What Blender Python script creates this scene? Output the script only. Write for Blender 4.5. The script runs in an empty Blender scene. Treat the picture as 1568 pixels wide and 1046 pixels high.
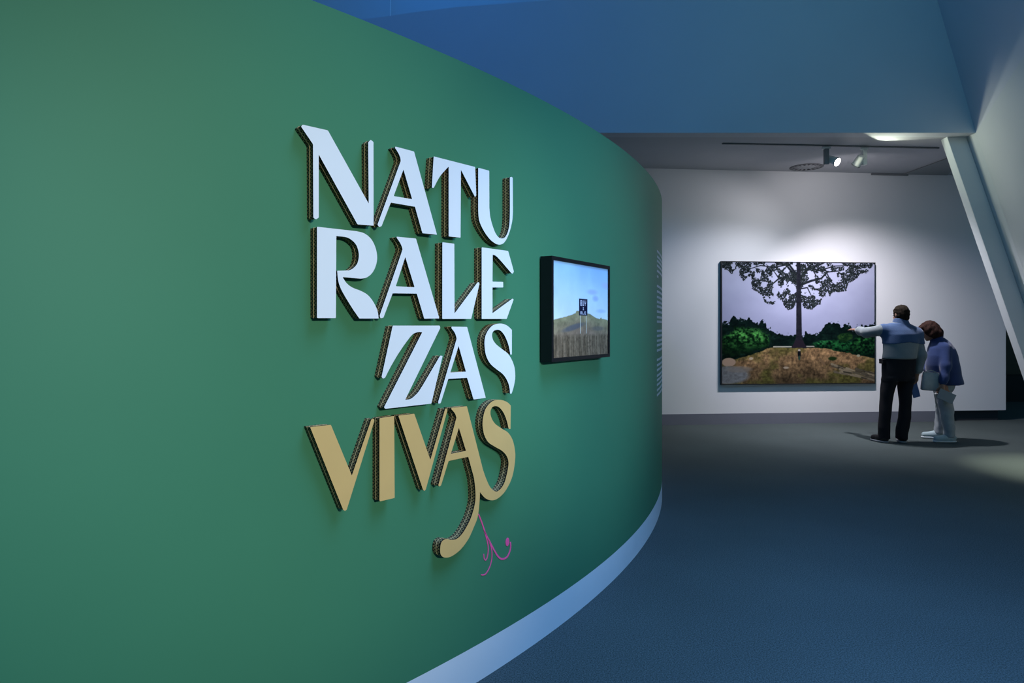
import bpy, bmesh, math, random
import numpy as np
from mathutils import Vector, Matrix
from mathutils.geometry import tessellate_polygon

random.seed(7)
SC = bpy.context.scene
COL = SC.collection

# ------------------------------------------------------------------ camera
cam = bpy.data.cameras.new('camera')
cam.lens = 24.0
cam.sensor_width = 36.0
cam.shift_y = -23.0 / 1568.0
cam_o = bpy.data.objects.new('camera', cam)
cam_o.location = (0, 0, 1.5)
cam_o.rotation_euler = (math.pi / 2, 0, 0)
COL.objects.link(cam_o)
SC.camera = cam_o

# ------------------------------------------------------------------ exposure, world, lights
SC.view_settings.view_transform = 'Standard'
SC.view_settings.look = 'None'
SC.view_settings.exposure = 0.0
SC.view_settings.gamma = 1.0
SC.view_settings.use_curve_mapping = False

W = bpy.data.worlds.new('world')
SC.world = W
W.use_nodes = True
W.node_tree.nodes['Background'].inputs[0].default_value = (0.20, 0.56, 0.85, 1)
W.node_tree.nodes['Background'].inputs[1].default_value = 0.23


def lamp(name, kind, loc, target, energy, color, **kw):
    d = bpy.data.lights.new(name, kind)
    d.energy = energy
    d.color = color
    for k, v in kw.items():
        setattr(d, k, v)
    o = bpy.data.objects.new(name, d)
    o.location = loc
    o.rotation_euler = (Vector(target) - Vector(loc)).to_track_quat('-Z', 'Y').to_euler()
    COL.objects.link(o)
    return o


# exhibition spots on the green partition, far behind the camera
lamp('title_spot', 'SPOT', (3.9, -3.4, 3.05), (-0.70, 2.2, 1.50), 1180, (0.98, 1, 0.9),
     spot_size=math.radians(28), spot_blend=1.0, shadow_soft_size=0.06)
lamp('photo_spot', 'SPOT', (4.2, -1.6, 2.8), (0.50, 3.62, 1.55), 930, (0.50, 0.7, 0.95),
     spot_size=math.radians(25), spot_blend=1.0, shadow_soft_size=0.06)
lamp('near_wall_spot', 'SPOT', (1.6, -3.6, 3.4), (-1.75, 1.25, 1.30), 430, (0.02, 0.46, 0.95),
     spot_size=math.radians(27), spot_blend=1.0, shadow_soft_size=0.1)
# blue wash over the near floor
lamp('blue_wash', 'AREA', (2.3, 1.5, 5.6), (1.5, 2.6, 0.0), 112, (0.20, 0.47, 1), size=2.8, spread=math.radians(82))
# blue wash over the upper wall and the void behind it
lamp('upper_wash', 'AREA', (-1.2, 3.4, 6.3), (-0.5, 8.46, 4.7), 47, (0, 0.13, 1), size=1.0)
lamp('upper_wash_neutral', 'AREA', (3.6, 4.2, 5.6), (4.2, 8.46, 4.2), 14.6, (0.3, 0.95, 1), size=1.0)
lamp('void_wash', 'AREA', (-0.8, 9.05, 7.3), (-0.8, 9.9, 5.2), 17, (0, 0.24, 1), size=2.6)

# ------------------------------------------------------------------ helpers


def lin(c):
    c = np.asarray(c, float)
    return np.where(c <= 0.04045, c / 12.92, ((c + 0.055) / 1.055) ** 2.4)


def srgb(r, g, b):
    return tuple(float(x) for x in lin((r / 255, g / 255, b / 255))) + (1.0,)


def mat(name, color, rough=0.7, metal=0.0, noise=None, bump=None, emit=None, spec=0.3, sheen=0.0):
    """Principled material; noise = (scale, amount) value variation, bump = (scale, strength)."""
    m = bpy.data.materials.new(name)
    m.use_nodes = True
    nt = m.node_tree
    b = nt.nodes['Principled BSDF']
    b.inputs['Base Color'].default_value = color
    b.inputs['Roughness'].default_value = rough
    b.inputs['Metallic'].default_value = metal
    b.inputs['Specular IOR Level'].default_value = spec
    if sheen:
        b.inputs['Sheen Weight'].default_value = sheen
    tc = nt.nodes.new('ShaderNodeTexCoord')
    if noise:
        n = nt.nodes.new('ShaderNodeTexNoise')
        n.inputs['Scale'].default_value = noise[0]
        n.inputs['Detail'].default_value = 5
        nt.links.new(tc.outputs['Object'], n.inputs['Vector'])
        r = nt.nodes.new('ShaderNodeMapRange')
        r.inputs[1].default_value = 0.3
        r.inputs[2].default_value = 0.7
        r.inputs[3].default_value = 1 - noise[1]
        r.inputs[4].default_value = 1 + noise[1]
        nt.links.new(n.outputs['Fac'], r.inputs[0])
        mx = nt.nodes.new('ShaderNodeVectorMath')
        mx.operation = 'SCALE'
        mx.inputs[0].default_value = color[:3]
        nt.links.new(r.outputs[0], mx.inputs['Scale'])
        nt.links.new(mx.outputs[0], b.inputs['Base Color'])
    if bump:
        n2 = nt.nodes.new('ShaderNodeTexNoise')
        n2.inputs['Scale'].default_value = bump[0]
        n2.inputs['Detail'].default_value = 4
        nt.links.new(tc.outputs['Object'], n2.inputs['Vector'])
        bp = nt.nodes.new('ShaderNodeBump')
        bp.inputs['Strength'].default_value = bump[1]
        bp.inputs['Distance'].default_value = 0.01
        nt.links.new(n2.outputs['Fac'], bp.inputs['Height'])
        nt.links.new(bp.outputs[0], b.inputs['Normal'])
    if emit:
        b.inputs['Emission Color'].default_value = emit[0]
        b.inputs['Emission Strength'].default_value = emit[1]
    return m


def link(name, mesh, material, parent=None, smooth=False):
    o = bpy.data.objects.new(name, mesh)
    COL.objects.link(o)
    if material is not None:
        for mm in (material if isinstance(material, (list, tuple)) else [material]):
            mesh.materials.append(mm)
    if parent is not None:
        o.parent = parent
    if smooth:
        mesh.polygons.foreach_set('use_smooth', [True] * len(mesh.polygons))
    return o


def obj(name, verts, faces, material, parent=None, smooth=False):
    me = bpy.data.meshes.new(name)
    me.from_pydata([tuple(map(float, v)) for v in verts], [], [tuple(map(int, f)) for f in faces])
    me.validate()
    me.update()
    return link(name, me, material, parent, smooth)


def obj_bm(name, bm, material, parent=None, smooth=False):
    bmesh.ops.recalc_face_normals(bm, faces=bm.faces)
    me = bpy.data.meshes.new(name)
    bm.to_mesh(me)
    bm.free()
    return link(name, me, material, parent, smooth)


def empty(name, loc, rot=(0, 0, 0)):
    o = bpy.data.objects.new(name, None)
    o.empty_display_size = 0.1
    o.location = loc
    o.rotation_euler = rot
    COL.objects.link(o)
    return o


def tag(o, label, cat, group=None):
    o['label'] = label
    o['category'] = cat
    if group:
        o['group'] = group
    return o


def structure(o, label=None):
    o['kind'] = 'structure'
    if label:
        o['label'] = label
    return o


def bm_box(bm, lo, hi, bevel=0.0):
    r = bmesh.ops.create_cube(bm, size=1.0)
    vs = r['verts']
    for v in vs:
        v.co = Vector([lo[i] + (v.co[i] + 0.5) * (hi[i] - lo[i]) for i in range(3)])
    if bevel:
        es = list({e for v in vs for e in v.link_edges})
        bmesh.ops.bevel(bm, geom=es, offset=bevel, segments=2, profile=0.5, affect='EDGES')


def bm_cyl(bm, a, b, r0, r1=None, seg=24, cap=True):
    a, b = Vector(a), Vector(b)
    d = b - a
    q = d.to_track_quat('Z', 'Y').to_matrix().to_4x4()
    bmesh.ops.create_cone(bm, cap_ends=cap, segments=seg, radius1=r0, radius2=r0 if r1 is None else r1,
                          depth=d.length, matrix=Matrix.Translation((a + b) / 2) @ q)


def bm_lathe(bm, prof, seg=40, axis_loc=(0, 0, 0)):
    """prof: list of (radius, z) revolved about the vertical axis."""
    rings = []
    for r, z in prof:
        rings.append([bm.verts.new((axis_loc[0] + r * math.cos(2 * math.pi * k / seg),
                                    axis_loc[1] + r * math.sin(2 * math.pi * k / seg), axis_loc[2] + z)) for k in range(seg)])
    for i in range(len(rings) - 1):
        for k in range(seg):
            bm.faces.new((rings[i][k], rings[i][(k + 1) % seg], rings[i + 1][(k + 1) % seg], rings[i + 1][k]))


# ------------------------------------------------------------------ materials
M = {}
M['green'] = mat('green_paint', (0.058, 0.222, 0.112, 1), 0.55, noise=(1.3, 0.03), bump=(260, 0.02), spec=0.25)
M['base'] = mat('white_skirting', (0.82, 0.83, 0.85, 1), 0.45, noise=(3, 0.02))
M['white_wall'] = mat('white_wall_paint', (0.74, 0.73, 0.74, 1), 0.8, noise=(0.9, 0.015), bump=(180, 0.02), spec=0.15)
M['upper'] = mat('upper_wall_paint', (0.60, 0.62, 0.66, 1), 0.8, noise=(0.7, 0.03), bump=(150, 0.02), spec=0.15)
M['side'] = mat('side_wall_paint', (0.60, 0.63, 0.64, 1), 0.75, noise=(0.7, 0.03), bump=(150, 0.02), spec=0.2)
M['ceiling'] = mat('ceiling_paint', (0.52, 0.52, 0.55, 1), 0.85, noise=(0.8, 0.03), spec=0.1)
M['column'] = mat('column_paint', (0.58, 0.62, 0.64, 1), 0.6, noise=(2, 0.02), spec=0.2)
M['greybase'] = mat('grey_skirting', (0.16, 0.165, 0.20, 1), 0.6, noise=(4, 0.03))
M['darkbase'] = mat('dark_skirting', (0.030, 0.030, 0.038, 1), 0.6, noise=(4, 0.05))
M['brown'] = mat('dark_brown_wall', (0.10, 0.07, 0.05, 1), 0.8, noise=(2, 0.1))
M['dark'] = mat('dark_plinth', (0.02, 0.02, 0.02, 1), 0.7, noise=(2, 0.1))
M['black'] = mat('black_lacquer', (0.006, 0.006, 0.008, 1), 0.35, noise=(30, 0.1))
M['frame_dark'] = mat('dark_metal_frame', (0.012, 0.013, 0.016, 1), 0.4, noise=(30, 0.1))
M['lamp_white'] = mat('lamp_white', (0.75, 0.77, 0.75, 1), 0.35, noise=(20, 0.02))
M['lamp_grey'] = mat('lamp_grey', (0.25, 0.26, 0.27, 1), 0.4, noise=(20, 0.03))
M['rim'] = mat('vent_rim_grey', (0.14, 0.14, 0.15, 1), 0.6, noise=(20, 0.04))
M['track'] = mat('track_grey', (0.20, 0.205, 0.215, 1), 0.5, noise=(20, 0.04))
M['vent'] = mat('vent_white', (0.36, 0.36, 0.38, 1), 0.5, noise=(20, 0.03))
M['vent_dark'] = mat('vent_dark', (0.015, 0.015, 0.016, 1), 0.8, noise=(20, 0.1))
M['lens'] = mat('lamp_lens', (1, 1, 1, 1), 0.3, emit=((1.0, 0.97, 0.9, 1), 14.0))
M['face_white'] = mat('white_card_face', (0.86, 0.86, 0.86, 1), 0.5, noise=(6, 0.01))
M['face_gold'] = mat('gold_card_face', (0.72, 0.46, 0.17, 1), 0.45, noise=(8, 0.03))
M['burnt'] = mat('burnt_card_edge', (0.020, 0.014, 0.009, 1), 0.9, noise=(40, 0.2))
M['kraft'] = mat('kraft_liner', (0.52, 0.38, 0.20, 1), 0.9, noise=(60, 0.2))
M['pink'] = mat('pink_vinyl', (0.95, 0.11, 0.34, 1), 0.5, noise=(20, 0.04))
M['vinyl'] = mat('white_vinyl', (0.55, 0.60, 0.58, 1), 0.5, noise=(20, 0.03))
M['cable'] = mat('cable_steel', (0.92, 0.93, 0.94, 1), 0.4, noise=(20, 0.03))


def flute_material():
    """Cut edge of corrugated card: a wavy paper strip between two liners with dark hollows."""
    m = bpy.data.materials.new('corrugated_edge')
    m.use_nodes = True
    nt = m.node_tree
    b = nt.nodes['Principled BSDF']
    b.inputs['Roughness'].default_value = 0.9
    uv = nt.nodes.new('ShaderNodeUVMap')
    uv.uv_map = 'edge'
    sep = nt.nodes.new('ShaderNodeSeparateXYZ')
    nt.links.new(uv.outputs[0], sep.inputs[0])

    def mth(op, a, bb=None):
        n = nt.nodes.new('ShaderNodeMath')
        n.operation = op
        for i, v in enumerate((a, bb)):
            if v is None:
                continue
            if isinstance(v, (int, float)):
                n.inputs[i].default_value = v
            else:
                nt.links.new(v, n.inputs[i])
        return n.outputs[0]
    s = mth('SINE', mth('MULTIPLY', sep.outputs[0], 2 * math.pi / 0.0125))
    c = mth('ADD', mth('MULTIPLY', s, 0.42), 0.5)
    d = mth('ABSOLUTE', mth('SUBTRACT', sep.outputs[1], c))
    ramp = nt.nodes.new('ShaderNodeValToRGB')
    e = ramp.color_ramp.elements
    e[0].position = 0.10
    e[0].color = (0.42, 0.29, 0.13, 1)
    e[1].position = 0.34
    e[1].color = (0.022, 0.014, 0.007, 1)
    nt.links.new(d, ramp.inputs[0])
    nz = nt.nodes.new('ShaderNodeTexNoise')
    nz.inputs['Scale'].default_value = 90
    tc = nt.nodes.new('ShaderNodeTexCoord')
    nt.links.new(tc.outputs['Object'], nz.inputs['Vector'])
    mr = nt.nodes.new('ShaderNodeMapRange')
    mr.inputs[1].default_value = 0.3
    mr.inputs[2].default_value = 0.7
    mr.inputs[3].default_value = 0.45
    mr.inputs[4].default_value = 1.45
    nt.links.new(nz.outputs['Fac'], mr.inputs[0])
    sc = nt.nodes.new('ShaderNodeVectorMath')
    sc.operation = 'SCALE'
    nt.links.new(ramp.outputs[0], sc.inputs[0])
    nt.links.new(mr.outputs[0], sc.inputs['Scale'])
    nt.links.new(sc.outputs[0], b.inputs['Base Color'])
    return m


M['flute'] = flute_material()


def carpet_material():
    m = bpy.data.materials.new('carpet')
    m.use_nodes = True
    nt = m.node_tree
    b = nt.nodes['Principled BSDF']
    b.inputs['Roughness'].default_value = 0.95
    b.inputs['Specular IOR Level'].default_value = 0.1
    tc = nt.nodes.new('ShaderNodeTexCoord')
    n1 = nt.nodes.new('ShaderNodeTexNoise')
    n1.inputs['Scale'].default_value = 150
    n1.inputs['Detail'].default_value = 6
    n1.inputs['Roughness'].default_value = 0.75
    n2 = nt.nodes.new('ShaderNodeTexNoise')
    n2.inputs['Scale'].default_value = 0.8
    n2.inputs['Detail'].default_value = 4
    for n in (n1, n2):
        nt.links.new(tc.outputs['Object'], n.inputs['Vector'])
    ramp = nt.nodes.new('ShaderNodeValToRGB')
    e = ramp.color_ramp.elements
    e[0].position = 0.36
    e[0].color = (0.020, 0.026, 0.027, 1)
    e[1].position = 0.66
    e[1].color = (0.120, 0.148, 0.148, 1)
    nt.links.new(n1.outputs['Fac'], ramp.inputs[0])
    mr = nt.nodes.new('ShaderNodeMapRange')
    mr.inputs[1].default_value = 0.3
    mr.inputs[2].default_value = 0.7
    mr.inputs[3].default_value = 0.90
    mr.inputs[4].default_value = 1.10
    nt.links.new(n2.outputs['Fac'], mr.inputs[0])
    sc = nt.nodes.new('ShaderNodeVectorMath')
    sc.operation = 'SCALE'
    nt.links.new(ramp.outputs[0], sc.inputs[0])
    nt.links.new(mr.outputs[0], sc.inputs['Scale'])
    nt.links.new(sc.outputs[0], b.inputs['Base Color'])
    bp = nt.nodes.new('ShaderNodeBump')
    bp.inputs['Strength'].default_value = 0.3
    bp.inputs['Distance'].default_value = 0.003
    nt.links.new(n1.outputs['Fac'], bp.inputs['Height'])
    nt.links.new(bp.outputs[0], b.inputs['Normal'])
    return m


M['carpet'] = carpet_material()

# ------------------------------------------------------------------ structure
WC, WR, WH, BH = (-6.32, 7.682), 7.822, 2.588, 0.157   # partition: centre, radius, height, skirting height
HC = 3.90                                            # ceiling of the far room


def wall_pt(deg, z, off=0.0):
    a = math.radians(deg)
    return Vector((WC[0] + (WR + off) * math.cos(a), WC[1] + (WR + off) * math.sin(a), z))


def arc_shell(name, a0, a1, z0, z1, r_out, r_in, material, n=160):
    bm = bmesh.new()
    cols = []
    for i in range(n + 1):
        a = a0 + (a1 - a0) * i / n
        cols.append([bm.verts.new(wall_pt(a, z, o)) for z, o in ((z0, r_out), (z1, r_out), (z1, r_in), (z0, r_in))])
    for i in range(n):
        for k in range(4):
            bm.faces.new((cols[i][k], cols[i + 1][k], cols[i + 1][(k + 1) % 4], cols[i][(k + 1) % 4]))
    bm.faces.new(cols[0])
    bm.faces.new(cols[-1])
    o = obj_bm(name, bm, material)
    for p in o.data.polygons:
        p.use_smooth = abs(p.normal.z) < 0.5 and p.area < 2
    o.data.set_sharp_from_angle(angle=math.radians(40))
    return o


structure(obj('floor', [(-14, -6, 0), (12, -6, 0), (12, 17, 0), (-14, 17, 0), (-14, -6, -0.1), (12, -6, -0.1), (12, 17, -0.1), (-14, 17, -0.1)],
              [(0, 1, 2, 3), (7, 6, 5, 4), (0, 4, 5, 1), (1, 5, 6, 2), (2, 6, 7, 3), (3, 7, 4, 0)], M['carpet']),
          'dark blue grey carpet floor')
structure(arc_shell('wall_left', -112, 13, BH, WH, 0, -0.16, M['green']), 'curved green partition wall')
structure(arc_shell('baseboard_left', -112, 13, 0, BH, 0, -0.16, M['base']), 'white skirting under the curved green wall')


def slab(name, poly, thick, material, label=None):
    """Planar polygon given a thickness along -normal."""
    P = [Vector(p) for p in poly]
    n = (P[1] - P[0]).cross(P[2] - P[1]).normalized()
    k = len(P)
    vs = P + [p - n * thick for p in P]
    fs = [tuple(range(k)), tuple(reversed(range(k, 2 * k)))]
    fs += [(i, i + k, (i + 1) % k + k, (i + 1) % k) for i in range(k)]
    return structure(obj(name, vs, fs, material), label)


BW0, BW1 = (-0.6, 10.111), (7.885, 10.90)            # plan line of the far white wall
bdir = Vector((BW1[0] - BW0[0], BW1[1] - BW0[1], 0)).normalized()
bnor = Vector((bdir.y, -bdir.x, 0))                  # towards the camera


def back_pt(x, z, off=0.0):
    t = (x - BW0[0]) / (BW1[0] - BW0[0])
    p = Vector((x, BW0[1] + t * (BW1[1] - BW0[1]), z))
    return p + bnor * off


BB = 0.165
slab('wall_back', [back_pt(BW0[0], BB), back_pt(BW1[0], BB), back_pt(BW1[0], HC), back_pt(BW0[0], HC)], 0.25, M['white_wall'],
     'white far wall carrying the big photograph')
slab('baseboard_back', [back_pt(BW0[0], 0, .012), back_pt(6.99, 0, .012), back_pt(6.99, BB, .012), back_pt(BW0[0], BB, .012)], 0.2, M['greybase'],
     'grey skirting under the far white wall')
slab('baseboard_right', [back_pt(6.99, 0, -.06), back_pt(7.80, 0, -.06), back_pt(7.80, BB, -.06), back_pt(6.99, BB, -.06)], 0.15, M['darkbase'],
     'dark recessed skirting at the right end of the far wall')
SF = 8.46                                            # front edge of the far room's ceiling
slab('ceiling', [(-8, SF + .2, HC), (-8, 15, HC), (11, 15, HC), (11, SF + .2, HC)], 0.15, M['ceiling'], 'low grey ceiling of the far room')
# upper wall with its rising curved top edge
top = [(-8, 4.55), (-5, 4.95), (-3.2, 5.19), (-1.73, 5.32), (-1.166, 5.40), (-.68, 5.459), (-.03, 5.507), (.534, 5.548), (1.6, 5.60), (3.2, 5.63), (5.255, 5.60)]
slab('wall_upper', [(-8, SF, HC), (5.748, SF, HC)] + [(x, SF, z) for x, z in reversed(top)], 0.2, M['upper'],
     'blue lit wall above the opening')
slab('wall_void', [(-9, 9.95, HC + .15), (8, 9.95, HC + .15), (8, 9.95, 7.4), (-9, 9.95, 7.4)], 0.15, M['upper'], 'bright blue wall behind the curved top edge')
# sloping dark blue bulkhead and leaning right wall
A = Vector((5.748, SF, HC))
B = Vector((5.27, SF, 5.548))
Cc = Vector((5.10, 6.8, 4.20))
ab, ac = B - A, Cc - A
slab('wall_sloped', [A, A + ab * 1.25, A + ab * 1.25 + ac * 4, A + ac * 4], -0.12, M['upper'], 'dark blue sloping bulkhead at upper right')
LEAN = 0.345
A2 = Vector((5.755, 8.66, HC))
dn = Vector((LEAN * HC, 0, -HC))
F4 = A + ac * 4
F4d = Vector((F4.x + LEAN * F4.z, F4.y, 0))
th = Vector((0.25, 0.0, 0.08))
v = [A2, A, F4, A2 + dn, A + dn, F4d]
v += [p + Vector((0.3, 0, 0)) for p in v]
structure(obj('wall_right', v, [(0, 1, 4, 3), (1, 2, 5, 4), (6, 9, 10, 7), (7, 10, 11, 8), (0, 6, 7, 1), (1, 7, 8, 2), (0, 3, 9, 6), (2, 8, 11, 5), (3, 4, 10, 9), (4, 5, 11, 10)],
              M['side']), 'leaning pale wall at the right')
bm = bmesh.new()
q = []
for z in (HC, 0):
    dx = LEAN * (HC - z)
    q.append([bm.verts.new((x + dx, y, z)) for x, y in ((5.506, 8.64), (5.75, 8.64), (5.75, 8.77), (5.506, 8.77))])
for k in range(4):
    bm.faces.new((q[0][k], q[0][(k + 1) % 4], q[1][(k + 1) % 4], q[1][k]))
bm.faces.new(q[0])
bm.faces.new(q[1])
bmesh.ops.bevel(bm, geom=list(bm.edges), offset=0.004, segments=1, affect='EDGES')
structure(obj_bm('trim_1', bm, M['column']), 'pale leaning column beside the right wall')
slab('wall_far', [(6.5, 14, .5), (12, 14, .5), (12, 14, HC), (6.5, 14, HC)], 0.2, M['brown'], 'dark brown wall beyond the opening at right')
slab('trim_2', [(6.5, 13.6, 0), (12, 13.6, 0), (12, 13.6, .52), (6.5, 13.6, .52)], 0.4, M['dark'], 'dark low plinth beyond the opening at right')
# dark strip painted as the slot's shade, dark triangle as the ceiling's shaded slope
bm = bmesh.new()
p0, p1 = back_pt(5.62, HC - .032, .012), back_pt(6.25, HC, .012)
vs = []
for off in (0.0, .03):
    for x, z in ((5.62, HC - .030), (6.22, HC - .030), (6.22, HC), (5.62, HC)):
        vs.append(bm.verts.new(back_pt(x, z, off)))
for f in ((0, 1, 2, 3), (4, 5, 6, 7), (0, 1, 5, 4), (1, 2, 6, 5), (2, 3, 7, 6), (3, 0, 4, 7)):
    bm.faces.new([vs[i] for i in f])
structure(obj_bm('trim_3', bm, M['track']), 'dark strip for the shaded slot where the far wall meets the ceiling')
slab('trim_4', [(6.14, 10.70, HC - .008), (6.86, 10.76, HC - .008), (6.20, 9.15, HC - .008)], -0.008, M['lamp_grey'], 'flat triangle toned as the shaded sloping ceiling near the leaning column')  # slope's darker shade put into the colour of a flat sheet

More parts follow.
